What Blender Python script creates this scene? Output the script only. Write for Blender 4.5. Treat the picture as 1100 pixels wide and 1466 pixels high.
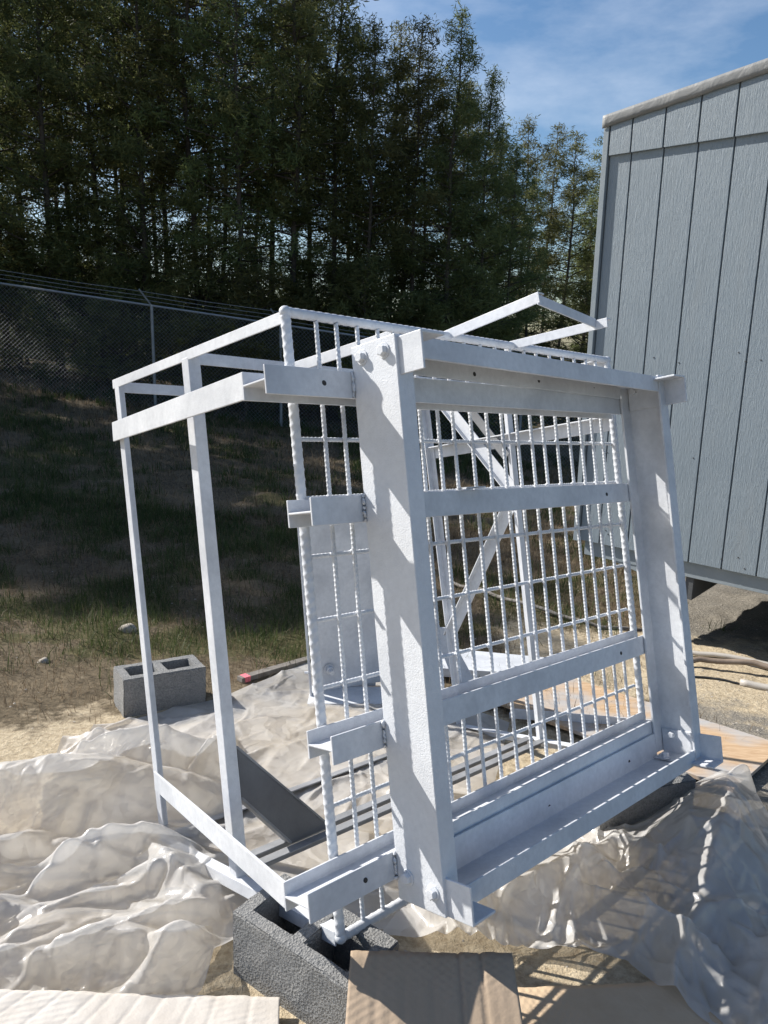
import bpy, bmesh, math, random
import numpy as np
from mathutils import Vector, Matrix

for o in list(bpy.data.objects):
    bpy.data.objects.remove(o, do_unlink=True)
scene = bpy.context.scene
COL = scene.collection

# ------------------------------------------------------------------ camera
CAM_Z = 1.615
CX = Vector((0.99965732, 0.00579946, 0.02552643))
CDN = Vector((0.02617695, -0.22147258, -0.97481519))
CF = Vector((0.0, 0.97514935, -0.2215485))
cam = bpy.data.cameras.new('camera')
cam_ob = bpy.data.objects.new('camera', cam)
COL.objects.link(cam_ob)
cam.sensor_fit = 'VERTICAL'
cam.sensor_height = 36.0
cam.sensor_width = 27.0
cam.lens = 36.0 * 1090.45 / 1466.67
cam.clip_start = 0.05
cam.clip_end = 2000
cm = Matrix.Identity(4)
for i in range(3):
    cm[i][0] = CX[i]; cm[i][1] = -CDN[i]; cm[i][2] = -CF[i]
cm[2][3] = CAM_Z
cam_ob.matrix_world = cm
scene.camera = cam_ob

# ------------------------------------------------------------------ sky and sun
SUN_DIR = Vector((0.739131, -0.338572, -0.582284))      # the way the light travels
SUN_EL = math.asin(-SUN_DIR.z)
SUN_AZ = math.atan2(-SUN_DIR.x, -SUN_DIR.y)
world = bpy.data.worlds.new('World')
scene.world = world
world.use_nodes = True
wn, wl = world.node_tree.nodes, world.node_tree.links
bg = wn['Background']
sky = wn.new('ShaderNodeTexSky')
sky.sky_type = 'NISHITA'
sky.sun_disc = False
sky.sun_elevation = SUN_EL
sky.sun_rotation = SUN_AZ
sky.air_density = 1.0
sky.dust_density = 0.9
sky.ozone_density = 2.0
# thin wisps of cloud
wtc = wn.new('ShaderNodeTexCoord')
wmap = wn.new('ShaderNodeMapping'); wmap.inputs['Scale'].default_value = (1.0, 1.0, 2.6)
wnoise = wn.new('ShaderNodeTexNoise'); wnoise.inputs['Scale'].default_value = 2.4
wnoise.inputs['Detail'].default_value = 7; wnoise.inputs['Roughness'].default_value = 0.6
wramp = wn.new('ShaderNodeValToRGB')
wramp.color_ramp.elements[0].position = 0.50; wramp.color_ramp.elements[0].color = (0, 0, 0, 1)
wramp.color_ramp.elements[1].position = 0.84; wramp.color_ramp.elements[1].color = (0.55, 0.55, 0.55, 1)
wmix = wn.new('ShaderNodeMixRGB'); wmix.inputs['Color2'].default_value = (9.0, 9.6, 10.6, 1)
wl.new(wtc.outputs['Generated'], wmap.inputs['Vector'])
wl.new(wmap.outputs['Vector'], wnoise.inputs['Vector'])
wl.new(wnoise.outputs['Fac'], wramp.inputs['Fac'])
wl.new(wramp.outputs['Color'], wmix.inputs['Fac'])
whs = wn.new('ShaderNodeHueSaturation'); whs.inputs['Saturation'].default_value = 1.18; whs.inputs['Value'].default_value = 1.14
wl.new(sky.outputs['Color'], whs.inputs['Color'])
wl.new(whs.outputs['Color'], wmix.inputs['Color1'])
wl.new(wmix.outputs['Color'], bg.inputs['Color'])
bg.inputs['Strength'].default_value = 0.072

sun_l = bpy.data.lights.new('sun', 'SUN')
sun_l.energy = 5.0
sun_l.angle = math.radians(0.53)
sun_l.color = (1.0, 0.955, 0.88)
sun_o = bpy.data.objects.new('sun', sun_l)
COL.objects.link(sun_o)
sun_o.rotation_euler = SUN_DIR.to_track_quat('-Z', 'Y').to_euler()

vs = scene.view_settings
vs.view_transform = 'Standard'
vs.look = 'None'
vs.exposure = 0.72
vs.gamma = 1.0
vs.use_curve_mapping = False
scene.cycles.max_bounces = 4
scene.cycles.diffuse_bounces = 3
scene.cycles.glossy_bounces = 2
scene.cycles.transmission_bounces = 3
scene.cycles.transparent_max_bounces = 8

rng = np.random.default_rng(7)
random.seed(7)

# ------------------------------------------------------------------ materials
class NT:
    def __init__(s, name):
        s.m = bpy.data.materials.new(name); s.m.use_nodes = True
        s.n = s.m.node_tree.nodes; s.l = s.m.node_tree.links
        s.b = s.n['Principled BSDF']; s.out = s.n['Material Output']
    def node(s, t, **kw):
        nd = s.n.new('ShaderNode' + t)
        for k, v in kw.items():
            if k.startswith('i_'):
                nd.inputs[k[2:].replace('_', ' ')].default_value = v
            else:
                setattr(nd, k, v)
        return nd
    def link(s, a, b): s.l.new(a, b)
    def coords(s, out='Object'):
        return s.node('TexCoord').outputs[out]
    def noise(s, vec, scale, detail=4, rough=0.55, dist=0.0):
        nd = s.node('TexNoise'); nd.inputs['Scale'].default_value = scale
        nd.inputs['Detail'].default_value = detail; nd.inputs['Roughness'].default_value = rough
        nd.inputs['Distortion'].default_value = dist
        if vec is not None: s.link(vec, nd.inputs['Vector'])
        return nd.outputs['Fac']
    def mapping(s, vec, scale=(1, 1, 1), rot=(0, 0, 0)):
        nd = s.node('Mapping'); nd.inputs['Scale'].default_value = scale
        nd.inputs['Rotation'].default_value = rot
        s.link(vec, nd.inputs['Vector']); return nd.outputs['Vector']
    def ramp(s, fac, stops):
        nd = s.node('ValToRGB'); r = nd.color_ramp
        while len(r.elements) < len(stops): r.elements.new(0.5)
        for e, (p, c) in zip(r.elements, stops):
            e.position = p
            e.color = (c, c, c, 1) if isinstance(c, (int, float)) else (*c, 1)
        s.link(fac, nd.inputs['Fac']); return nd.outputs['Color']
    def mix(s, fac, a, b, mode='MIX'):
        nd = s.node('MixRGB', blend_type=mode)
        for sock, v in (('Fac', fac), ('Color1', a), ('Color2', b)):
            if isinstance(v, (int, float)): nd.inputs[sock].default_value = v if sock == 'Fac' else (v, v, v, 1)
            elif isinstance(v, tuple): nd.inputs[sock].default_value = (*v, 1)
            else: s.link(v, nd.inputs[sock])
        return nd.outputs['Color']
    def math(s, op, a, b=0.0):
        nd = s.node('Math', operation=op)
        for i, v in enumerate((a, b)):
            if isinstance(v, (int, float)): nd.inputs[i].default_value = v
            else: s.link(v, nd.inputs[i])
        return nd.outputs[0]
    def bump(s, h, strength=0.3, dist=0.01, prev=None):
        nd = s.node('Bump'); nd.inputs['Strength'].default_value = strength
        nd.inputs['Distance'].default_value = dist
        s.link(h, nd.inputs['Height'])
        if prev is not None: s.link(prev, nd.inputs['Normal'])
        return nd.outputs['Normal']
    def base(s, c):
        if isinstance(c, tuple): s.b.inputs['Base Color'].default_value = (*c, 1)
        else: s.link(c, s.b.inputs['Base Color'])
    def set(s, **kw):
        for k, v in kw.items(): s.b.inputs[k.replace('_', ' ')].default_value = v

def mat_paint(name, col, dark, peel=1.0):
    t = NT(name); c = t.coords('Generated'); o = t.coords('Object')
    geo = t.node('NewGeometry').outputs['Position']
    big = t.noise(geo, 5.0, 5, 0.6)
    fac = t.ramp(big, [(0.42, 0.0), (0.80, 1.0)])
    fine = t.noise(geo, 60, 3, 0.6)
    col2 = t.mix(t.ramp(fine, [(0.35, 0.0), (0.85, 0.35)]), t.mix(fac, col, dark), tuple(x * 0.8 for x in dark))
    t.base(col2)
    t.set(Roughness=0.42)
    pn = t.noise(geo, 260, 2, 0.5)
    pn2 = t.noise(geo, 35, 2, 0.5)
    n1 = t.bump(pn2, 0.03 * peel, 0.01)
    t.link(t.bump(pn, 0.20 * peel, 0.0030, n1), t.b.inputs['Normal'])
    t.b.inputs['Specular IOR Level'].default_value = 0.35
    return t.m

M_PAINT = mat_paint('grey_white_paint', (0.65, 0.67, 0.705), (0.42, 0.44, 0.48))
M_PAINT_PEEL = mat_paint('thick_grey_paint', (0.65, 0.67, 0.705), (0.54, 0.56, 0.60), 1.7)
M_PRIMER = mat_paint('thin_dark_primer', (0.10, 0.103, 0.11), (0.17, 0.175, 0.185))
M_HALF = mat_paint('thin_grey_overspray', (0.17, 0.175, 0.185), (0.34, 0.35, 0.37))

def mat_simple(name, c1, c2, scale=8, rough=0.7, bump=0.2, bscale=80, bdist=0.004, metallic=0.0, detail=5):
    t = NT(name); p = t.coords('Object')
    f = t.ramp(t.noise(p, scale, detail, 0.62), [(0.3, 0.0), (0.72, 1.0)])
    t.base(t.mix(f, c1, c2)); t.set(Roughness=rough, Metallic=metallic)
    if bump: t.link(t.bump(t.noise(p, bscale, 4, 0.6), bump, bdist), t.b.inputs['Normal'])
    return t.m

M_HOLE_SHADE = mat_simple('painted_hole_shade', (0.015, 0.015, 0.017), (0.03, 0.03, 0.03), bump=0)  # near-black colour stands for the shade inside a drilled hole
M_GALV = mat_simple('galvanized_steel', (0.26, 0.275, 0.29), (0.34, 0.355, 0.37), rough=0.5, metallic=0.3, bump=0)
M_WIRE = mat_simple('aged_wire', (0.24, 0.255, 0.27), (0.32, 0.335, 0.35), rough=0.6, metallic=0.2, bump=0)
M_BLACKRUB = mat_simple('black_cable', (0.02, 0.02, 0.02), (0.04, 0.04, 0.04), rough=0.6, bump=0)
M_PVC = mat_simple('dusty_grey_pipe', (0.36, 0.33, 0.30), (0.46, 0.43, 0.38), rough=0.5, bump=0.1)
M_HOSE = mat_simple('dusty_brown_hose', (0.16, 0.12, 0.09), (0.28, 0.22, 0.17), rough=0.6, bump=0.15)
M_STONE = mat_simple('field_stone', (0.28, 0.25, 0.21), (0.42, 0.38, 0.33), scale=20, rough=0.9, bump=0.4)
M_PINK = mat_simple('pink_marking_paint', (0.75, 0.12, 0.18), (0.85, 0.25, 0.28), rough=0.6)
M_STAKE = mat_simple('weathered_grey_wood', (0.13, 0.115, 0.10), (0.24, 0.22, 0.20), scale=30, rough=0.85)
M_TRIM = mat_simple('blue_grey_trim_paint', (0.20, 0.24, 0.27), (0.25, 0.285, 0.31), rough=0.6)
M_UNDER = mat_simple('dark_underframe', (0.045, 0.05, 0.055), (0.08, 0.085, 0.09), rough=0.7)

def mat_block():
    t = NT('concrete_block'); p = t.coords('Object')
    f = t.noise(p, 130, 4, 0.7)
    big = t.noise(p, 9, 4, 0.6)
    c = t.mix(t.ramp(f, [(0.3, 0.0), (0.7, 1.0)]), (0.12, 0.125, 0.13), (0.29, 0.29, 0.285))
    t.base(t.mix(t.ramp(big, [(0.35, 0.0), (0.8, 0.55)]), c, (0.33, 0.315, 0.295)))
    t.set(Roughness=0.95)
    v = t.node('TexVoronoi'); v.inputs['Scale'].default_value = 170; t.link(p, v.inputs['Vector'])
    n1 = t.bump(v.outputs['Distance'], 0.8, 0.004)
    t.link(t.bump(f, 0.9, 0.006, n1), t.b.inputs['Normal'])
    return t.m
M_BLOCK = mat_block()

def mat_siding():
    t = NT('blue_grey_painted_siding'); p = t.coords('Object')
    st = t.mapping(p, (9, 1, 0.9))
    grain = t.noise(st, 9, 6, 0.65, 1.4)
    wav = t.noise(t.mapping(p, (30, 1, 2.0)), 4, 5, 0.6, 2.2)
    big = t.noise(p, 2.5, 4, 0.6)
    c = t.mix(t.ramp(big, [(0.3, 0), (0.75, 1)]), (0.190, 0.232, 0.268), (0.222, 0.264, 0.300))
    c = t.mix(t.ramp(grain, [(0.58, 0), (0.8, 0.22)]), c, (0.14, 0.17, 0.19))
    t.base(c); t.set(Roughness=0.55)
    stn = t.ramp(t.noise(t.mapping(p, (2.5, 1, 0.6)), 2.2, 5, 0.65), [(0.52, 0), (0.8, 0.30)])
    t.base(t.mix(stn, c, (0.27, 0.285, 0.29)))
    n1 = t.bump(grain, 0.40, 0.007)
    n2 = t.bump(wav, 0.50, 0.008, n1)
    t.link(n2, t.b.inputs['Normal'])
    return t.m
M_SIDING = mat_siding()

def mat_flash():
    t = NT('crinkled_roof_flashing'); p = t.coords('Object')
    f = t.noise(p, 7, 4, 0.6)
    t.base(t.mix(t.ramp(f, [(0.3, 0), (0.7, 1)]), (0.17, 0.175, 0.175), (0.24, 0.242, 0.24)))
    t.set(Roughness=0.6)
    t.link(t.bump(t.noise(p, 9, 4, 0.6, 0.8), 0.35, 0.02), t.b.inputs['Normal'])
    return t.m
M_FLASH = mat_flash()

def mat_card(name, c1, c2, stripe=210.0, axis=0):
    t = NT(name); p = t.coords('Object')
    sep = t.node('SeparateXYZ'); t.link(p, sep.inputs[0])
    x = sep.outputs[axis]
    w = t.math('SINE', t.math('MULTIPLY', x, stripe))
    y = t.math('SINE', t.math('MULTIPLY', sep.outputs[1 - axis], 330.0))
    blot = t.noise(p, 6, 5, 0.65)
    fib = t.noise(t.mapping(p, (4, 60, 4) if axis == 1 else (60, 4, 4)), 6, 4, 0.6)
    c = t.mix(t.ramp(blot, [(0.35, 0), (0.75, 1)]), c1, c2)
    c = t.mix(t.ramp(fib, [(0.5, 0), (0.85, 0.10)]), c, tuple(a * 0.75 for a in c1))
    t.base(c); t.set(Roughness=0.85)
    n0 = t.bump(w, 0.18, 0.0014)
    patch = t.ramp(t.noise(p, 5, 2, 0.5), [(0.45, 0.0), (0.6, 1.0)])
    n1 = t.bump(t.math('MULTIPLY', t.math('MULTIPLY', w, y), patch), 0.35, 0.0016, n0)
    t.link(t.bump(blot, 0.35, 0.02, n1), t.b.inputs['Normal'])
    return t.m
M_CARD = mat_card('brown_cardboard', (0.31, 0.235, 0.165), (0.38, 0.29, 0.21))
M_CARD2 = mat_card('tan_cardboard', (0.47, 0.35, 0.23), (0.55, 0.42, 0.29), 180, 1)
M_CARDW = mat_card('white_faced_cardboard', (0.47, 0.43, 0.385), (0.57, 0.54, 0.50), 120)

def mat_ply():
    t = NT('paint_stained_plywood'); p = t.coords('Object')
    w = t.noise(t.mapping(p, (1.2, 7, 1)), 3.2, 5, 0.6, 2.5)
    c = t.mix(t.ramp(w, [(0.35, 0), (0.65, 1)]), (0.40, 0.26, 0.15), (0.54, 0.39, 0.25))
    st = t.ramp(t.noise(p, 2.2, 4, 0.6), [(0.44, 0.0), (0.60, 0.85)])
    t.base(t.mix(st, c, (0.36, 0.39, 0.42))); t.set(Roughness=0.75)
    t.link(t.bump(w, 0.15, 0.004), t.b.inputs['Normal'])
    return t.m
M_PLY = mat_ply()

def mat_plastic():
    t = NT('milky_plastic_film'); p = t.coords('Object')
    warp = t.node('TexNoise'); warp.inputs['Scale'].default_value = 3; warp.inputs['Detail'].default_value = 3
    t.link(p, warp.inputs['Vector'])
    wv = t.node('VectorMath', operation='MULTIPLY_ADD')
    t.link(warp.outputs['Color'], wv.inputs[0]); wv.inputs[1].default_value = (0.5, 0.5, 0.5); t.link(p, wv.inputs[2])
    nrm = t.node('NewGeometry').outputs['Normal']
    # crushed film: small flat facets, each tipped its own way
    for sc_, k, rot in ((6.0, 0.34, 0.5), (14.0, 0.34, 1.3), (34.0, 0.18, 2.1)):
        vo = t.node('TexVoronoi'); vo.inputs['Scale'].default_value = sc_
        t.link(t.mapping(wv.outputs[0], (1.0, 0.45, 1.0), (0, 0, rot)), vo.inputs['Vector'])
        sub = t.node('VectorMath', operation='SUBTRACT'); t.link(vo.outputs['Color'], sub.inputs[0]); sub.inputs[1].default_value = (0.5, 0.5, 0.5)
        ma = t.node('VectorMath', operation='MULTIPLY_ADD'); t.link(sub.outputs[0], ma.inputs[0]); ma.inputs[1].default_value = (k, k, k); t.link(nrm, ma.inputs[2])
        no = t.node('VectorMath', operation='NORMALIZE'); t.link(ma.outputs[0], no.inputs[0]); nrm = no.outputs[0]
    nb = t.bump(t.noise(wv.outputs[0], 40, 3, 0.6, 0.5), 0.10, 0.006, nrm)
    dirt = t.ramp(t.noise(p, 2.6, 4, 0.6), [(0.4, 0), (0.75, 0.7)])
    colr = t.mix(dirt, (0.80, 0.792, 0.785), (0.70, 0.675, 0.645))
    t.base(colr); t.set(Roughness=0.33)
    t.b.inputs['Coat Weight'].default_value = 0.45; t.b.inputs['Coat Roughness'].default_value = 0.12
    t.link(nb, t.b.inputs['Normal']); t.link(nb, t.b.inputs['Coat Normal'])
    t.b.inputs['Specular IOR Level'].default_value = 0.7
    tr = t.node('BsdfTranslucent'); t.link(colr, tr.inputs['Color']); t.link(nb, tr.inputs['Normal'])
    tp = t.node('BsdfTransparent'); tp.inputs['Color'].default_value = (0.96, 0.95, 0.93, 1)
    m1 = t.node('MixShader'); m1.inputs[0].default_value = 0.40
    t.link(t.b.outputs[0], m1.inputs[1]); t.link(tr.outputs[0], m1.inputs[2])
    m2 = t.node('MixShader')
    t.link(t.ramp(t.noise(p, 4.0, 3, 0.6), [(0.35, 0.26), (0.7, 0.48)]), m2.inputs[0])
    t.link(m1.outputs[0], m2.inputs[1]); t.link(tp.outputs[0], m2.inputs[2])
    t.link(m2.outputs[0], t.out.inputs['Surface'])
    return t.m
M_FILM = mat_plastic()

def mat_leaf(name, c1, c2, trans=0.35):
    t = NT(name)
    a = t.node('Attribute'); a.attribute_name = 'tint'
    oi = t.node('ObjectInfo')
    c = t.mix(a.outputs['Fac'], c1, c2)
    hs = t.node('HueSaturation')
    hs.inputs['Saturation'].default_value = 1.0
    t.link(t.math('ADD', t.math('MULTIPLY', oi.outputs['Random'], 0.035), 0.482), hs.inputs['Hue'])
    t.link(t.math('ADD', t.math('MULTIPLY', oi.outputs['Random'], 0.5), 0.75), hs.inputs['Value'])
    t.link(c, hs.inputs['Color'])
    t.base(hs.outputs[0]); t.set(Roughness=0.6)
    t.b.inputs['Specular IOR Level'].default_value = 0.25
    tr = t.node('BsdfTranslucent'); t.link(hs.outputs[0], tr.inputs['Color'])
    m1 = t.node('MixShader'); m1.inputs[0].default_value = trans
    t.link(t.b.outputs[0], m1.inputs[1]); t.link(tr.outputs[0], m1.inputs[2])
    t.link(m1.outputs[0], t.out.inputs['Surface'])
    return t.m
M_LEAF = mat_leaf('evergreen_foliage', (0.055, 0.080, 0.032), (0.170, 0.185, 0.066), 0.5)  # second tint has the yellow-green of sunlit needles put into the colour
M_LEAF2 = mat_leaf('olive_pine_foliage', (0.068, 0.084, 0.030), (0.190, 0.190, 0.070), 0.5)  # lighter tint likewise carries sunlit yellow-green in the colour
M_GRASS = mat_leaf('green_grass', (0.032, 0.058, 0.018), (0.105, 0.135, 0.048), 0.35)
M_DRY = mat_leaf('dry_grass', (0.080, 0.058, 0.036), (0.34, 0.26, 0.16), 0.3)
M_BARK = mat_simple('dark_bark', (0.045, 0.036, 0.028), (0.095, 0.078, 0.062), scale=14, rough=0.95, bump=0.6, bscale=40, bdist=0.02)

# ------------------------------------------------------------------ object helpers
def props(o, label=None, cat=None, group=None, kind=None):
    if label: o['label'] = label
    if cat: o['category'] = cat
    if group: o['group'] = group
    if kind: o['kind'] = kind
    return o

def add_obj(name, me, mat=None, parent=None, bevel=0.0, smooth=False):
    if mat is not None and len(me.materials) == 0: me.materials.append(mat)
    o = bpy.data.objects.new(name, me); COL.objects.link(o)
    if parent is not None: o.parent = parent
    if bevel:
        b = o.modifiers.new('bevel', 'BEVEL'); b.width = bevel; b.segments = 2
        b.limit_method = 'ANGLE'; b.angle_limit = math.radians(40)
    if smooth: me.shade_smooth()
    return o

def mesh_from(name, verts, faces):
    me = bpy.data.meshes.new(name)
    me.from_pydata([tuple(v) for v in verts], [], faces)
    me.update(); return me

def np_mesh(name, verts, faces, tint=None):
    """fast mesh from numpy arrays; faces (n,k)"""
    me = bpy.data.meshes.new(name)
    verts = np.asarray(verts, np.float32); faces = np.asarray(faces, np.int32)
    n, k = faces.shape
    me.vertices.add(len(verts)); me.vertices.foreach_set('co', verts.ravel())
    me.loops.add(n * k); me.loops.foreach_set('vertex_index', faces.ravel())
    me.polygons.add(n)
    me.polygons.foreach_set('loop_start', np.arange(0, n * k, k, dtype=np.int32))
    me.polygons.foreach_set('loop_total', np.full(n, k, np.int32))
    me.update(calc_edges=True)
    if tint is not None:
        at = me.attributes.new('tint', 'FLOAT', 'POINT'); at.data.foreach_set('value', np.asarray(tint, np.float32))
    return me

def extrude_profile(name, prof, p0, p1, a, b, mat, parent=None, bevel=0.0012):
    """closed 2-D outline (x along a, y along b) swept from p0 to p1"""
    p0, p1, a, b = Vector(p0), Vector(p1), Vector(a), Vector(b)
    d = p1 - p0
    if a.cross(b).dot(d) < 0: prof = prof[::-1]
    area = sum(prof[i][0] * prof[(i + 1) % len(prof)][1] - prof[(i + 1) % len(prof)][0] * prof[i][1] for i in range(len(prof)))
    n = len(prof)
    vs_ = [p0 + a * x + b * y for x, y in prof] + [p1 + a * x + b * y for x, y in prof]
    fs = [(i, (i + 1) % n, n + (i + 1) % n, n + i) for i in range(n)]
    fs += [tuple(range(n - 1, -1, -1)), tuple(range(n, 2 * n))]
    me = mesh_from(name, vs_, fs)
    bm = bmesh.new(); bm.from_mesh(me); bmesh.ops.recalc_face_normals(bm, faces=bm.faces); bm.to_mesh(me); bm.free()
    return add_obj(name, me, mat, parent, bevel)

def rect(x0, x1, y0, y1): return [(x0, y0), (x1, y0), (x1, y1), (x0, y1)]
def angle_prof(l1, l2, t): return [(0, 0), (l1, 0), (l1, t), (t, t), (t, l2), (0, l2)]
def chan_prof(depth, fl, t, tw):
    # web along y (0..depth) at x 0..tw, flanges towards +x
    return [(0, 0), (fl, 0), (fl, t), (tw, t * 1.5), (tw, depth - t * 1.5), (fl, depth - t), (fl, depth), (0, depth)]

def bar(name, p0, p1, a, width, thick, mat, parent, bevel=0.0012):
    """flat bar: width along a (centred), thickness along a x dir"""
    p0, p1 = Vector(p0), Vector(p1); d = (p1 - p0).normalized()
    a = Vector(a); a = (a - d * a.dot(d)).normalized(); b = d.cross(a)
    return extrude_profile(name, rect(-width / 2, width / 2, -thick / 2, thick / 2), p0, p1, a, b, mat, parent, bevel)

def angle_bar(name, p0, p1, a, b, l1, l2, t, mat, parent, bevel=0.001):
    p0, p1 = Vector(p0), Vector(p1); d = (p1 - p0).normalized()
    a = Vector(a); a = (a - d * a.dot(d)).normalized(); b = Vector(b); b = (b - d * b.dot(d) - a * b.dot(a)).normalized()
    return extrude_profile(name, angle_prof(l1, l2, t), p0, p1, a, b, mat, parent, bevel)

def tube_mesh(name, pts, r, seg=8, closed_ends=True):
    pts = [Vector(p) for p in pts]; vs_, fs = [], []
    rr = r if isinstance(r, (list, tuple)) else [r] * len(pts)
    up = Vector((0, 0, 1))
    for i, p in enumerate(pts):
        d = (pts[min(i + 1, len(pts) - 1)] - pts[max(i - 1, 0)]).normalized()
        x = d.cross(up)
        if x.length < 1e-3: x = Vector((1, 0, 0))
        x.normalize(); y = x.cross(d)
        for k in range(seg):
            an = 2 * math.pi * k / seg
            vs_.append(p + (x * math.cos(an) + y * math.sin(an)) * rr[i])
    for i in range(len(pts) - 1):
        for k in range(seg):
            k2 = (k + 1) % seg
            fs.append((i * seg + k, i * seg + k2, (i + 1) * seg + k2, (i + 1) * seg + k))
    if closed_ends:
        fs.append(tuple(range(seg))[::-1]); fs.append(tuple(range((len(pts) - 1) * seg, len(pts) * seg)))
    me = mesh_from(name, vs_, fs)
    bm = bmesh.new(); bm.from_mesh(me); bmesh.ops.recalc_face_normals(bm, faces=bm.faces); bm.to_mesh(me); bm.free()
    return me

def empty(name, loc=(0, 0, 0)):
    o = bpy.data.objects.new(name, None); COL.objects.link(o); o.location = loc; o.empty_display_size = 0.2
    return o

# smooth value noise for shaping (numpy)
def vnoise(x, y, seed=0):
    x = np.asarray(x, float); y = np.asarray(y, float)
    xi = np.floor(x).astype(np.int64); yi = np.floor(y).astype(np.int64)
    fx = x - xi; fy = y - yi; fx = fx * fx * (3 - 2 * fx); fy = fy * fy * (3 - 2 * fy)
    def h(a, b):
        n = (a * 374761393 + b * 668265263 + seed * 974711) & 0x7fffffff
        n = ((n ^ (n >> 13)) * 1274126177) & 0x7fffffff
        return ((n ^ (n >> 16)) & 0xffff) / 65535.0
    return (h(xi, yi) * (1 - fx) + h(xi + 1, yi) * fx) * (1 - fy) + (h(xi, yi + 1) * (1 - fx) + h(xi + 1, yi + 1) * fx) * fy
def fbm(x, y, seed=0, oct=4):
    s = 0; a = 0.5; t = 0
    for i in range(oct):
        s = s + a * vnoise(x * 2 ** i, y * 2 ** i, seed + i * 17); t += a; a *= 0.55
    return s / t
def sstep(a, b, x):
    t = np.clip((x - a) / (b - a), 0, 1); return t * t * (3 - 2 * t)

# ------------------------------------------------------------------ ground
def ground_base(x, y):
    x = np.asarray(x, float); y = np.asarray(y, float)
    near = -0.0155 * np.clip(x, -6, 6) - 0.0842 * np.clip(y, -1, 5.0) + 0.138
    farp = -0.13 * (np.clip(x, -14, 9) + 3.4)
    return near + (farp - near) * sstep(4.5, 14.5, y)
def ground_z(x, y):
    amp = sstep(3.0, 4.5, y)
    return ground_base(x, y) + (fbm(x * 1.1, y * 1.1, 3) - 0.5) * 0.10 * amp + (fbm(x * 5, y * 5, 9) - 0.5) * 0.055 * (0.25 + 0.75 * amp)

def axis(lo, mid0, mid1, hi, step, grow=1.25):
    a = list(np.arange(mid0, mid1 + 1e-6, step)); s = step
    v = mid1
    while v < hi: s *= grow; v += s; a.append(v)
    s = step; v = mid0; pre = []
    while v > lo: s *= grow; v -= s; pre.append(v)
    return np.array(pre[::-1] + a)
gx = axis(-500, -4.0, 4.6, 500, 0.045)
gy = axis(-60, 1.2, 9.0, 700, 0.045, 1.12)
GX, GY = np.meshgrid(gx, gy)
GZ = ground_z(GX, GY)
nyg, nxg = GX.shape
idx = np.arange(nyg * nxg).reshape(nyg, nxg)
gf = np.stack([idx[:-1, :-1], idx[:-1, 1:], idx[1:, 1:], idx[1:, :-1]], -1).reshape(-1, 4)
gme = np_mesh('ground', np.stack([GX, GY, GZ], -1).reshape(-1, 3), gf)

def cover(x, y):
    """what the ground is made of: paved, sand, grass amounts"""
    n = fbm(x * 1.6, y * 1.6, 21) - 0.5
    n2 = fbm(x * 0.7, y * 0.7, 33) - 0.5
    edge = 0.75 + 0.25 * (y - 2.0) + n * 0.7                     # pavement lies right of this line
    paved = sstep(0.0, 0.35, x - edge - 0.35) * sstep(8.2, 6.6, y + n)
    # spilled sand along the pavement edge
    d = (x - 1.95) * 0.35 + (y - 4.15)
    sand_strip = 1.1 * np.exp(-((d + n * 0.9) / 0.70) ** 2) * sstep(0.5, 1.2, x)
    front = sstep(3.95, 2.9, y + n * 1.5 + n2 * 1.2) * sstep(1.4, 0.4, x)
    sand = np.clip(sand_strip * 1.3 + front, 0, 1)
    green = (1 - 0.45 * sstep(-0.3, 0.5, x) * sstep(10.0, 7.5, y)) * sstep(0.43, 0.62, 0.55 * fbm(x * 0.85 + 5, y * 0.85, 51) + 0.45 * fbm(x * 3.1, y * 3.1, 57) + 0.03 * sstep(4, 9, y)) * sstep(3.4, 4.4, y)
    return paved, sand, green
pv, sd, gr = cover(GX, GY)
for nm, arr in (('paved', pv), ('sand', sd), ('green', gr)):
    at = gme.attributes.new(nm, 'FLOAT', 'POINT'); at.data.foreach_set('value', arr.astype(np.float32).ravel())

def mat_ground():
    t = NT('ground_soil'); p = t.node('NewGeometry').outputs['Position']
    def att(n):
        a = t.node('Attribute'); a.attribute_name = n; return a.outputs['Fac']
    n1 = t.noise(p, 3.0, 6, 0.65); n2 = t.noise(p, 38, 5, 0.7); n3 = t.noise(p, 140, 3, 0.7)
    soil = t.mix(t.ramp(n2, [(0.32, 0), (0.70, 1)]), (0.050, 0.040, 0.026), (0.19, 0.15, 0.10))
    soil = t.mix(t.ramp(n1, [(0.45, 0), (0.75, 0.7)]), soil, (0.24, 0.19, 0.125))
    green = t.mix(t.ramp(n2, [(0.35, 0), (0.65, 1)]), (0.050, 0.050, 0.022), (0.125, 0.110, 0.055))
    sand = t.mix(t.ramp(n2, [(0.30, 0), (0.62, 1)]), (0.30, 0.235, 0.155), (0.54, 0.455, 0.325))
    v = t.node('TexVoronoi'); v.inputs['Scale'].default_value = 95; t.link(p, v.inputs['Vector'])
    pave = t.mix(t.ramp(v.outputs['Distance'], [(0.1, 1), (0.55, 0)]), (0.15, 0.14, 0.125), (0.32, 0.295, 0.255))
    pave = t.mix(t.ramp(n1, [(0.35, 0), (0.8, 0.5)]), pave, (0.38, 0.335, 0.265))
    def brk(f, amt=0.5, lo=0.35, hi=0.65):
        return t.ramp(t.math('ADD', f, t.math('MULTIPLY', t.math('SUBTRACT', t.noise(p, 9, 5, 0.7), 0.5), amt)), [(lo, 0), (hi, 1)])
    c = t.mix(brk(att('green'), 0.9), soil, green)
    c = t.mix(brk(att('paved')), c, pave)
    c = t.mix(brk(att('sand'), 1.1), c, sand)
    t.base(c); t.set(Roughness=0.95); t.b.inputs['Specular IOR Level'].default_value = 0.15
    nb = t.bump(n2, 0.7, 0.02); nb = t.bump(n3, 0.6, 0.006, nb)
    t.link(nb, t.b.inputs['Normal'])
    return t.m
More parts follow.
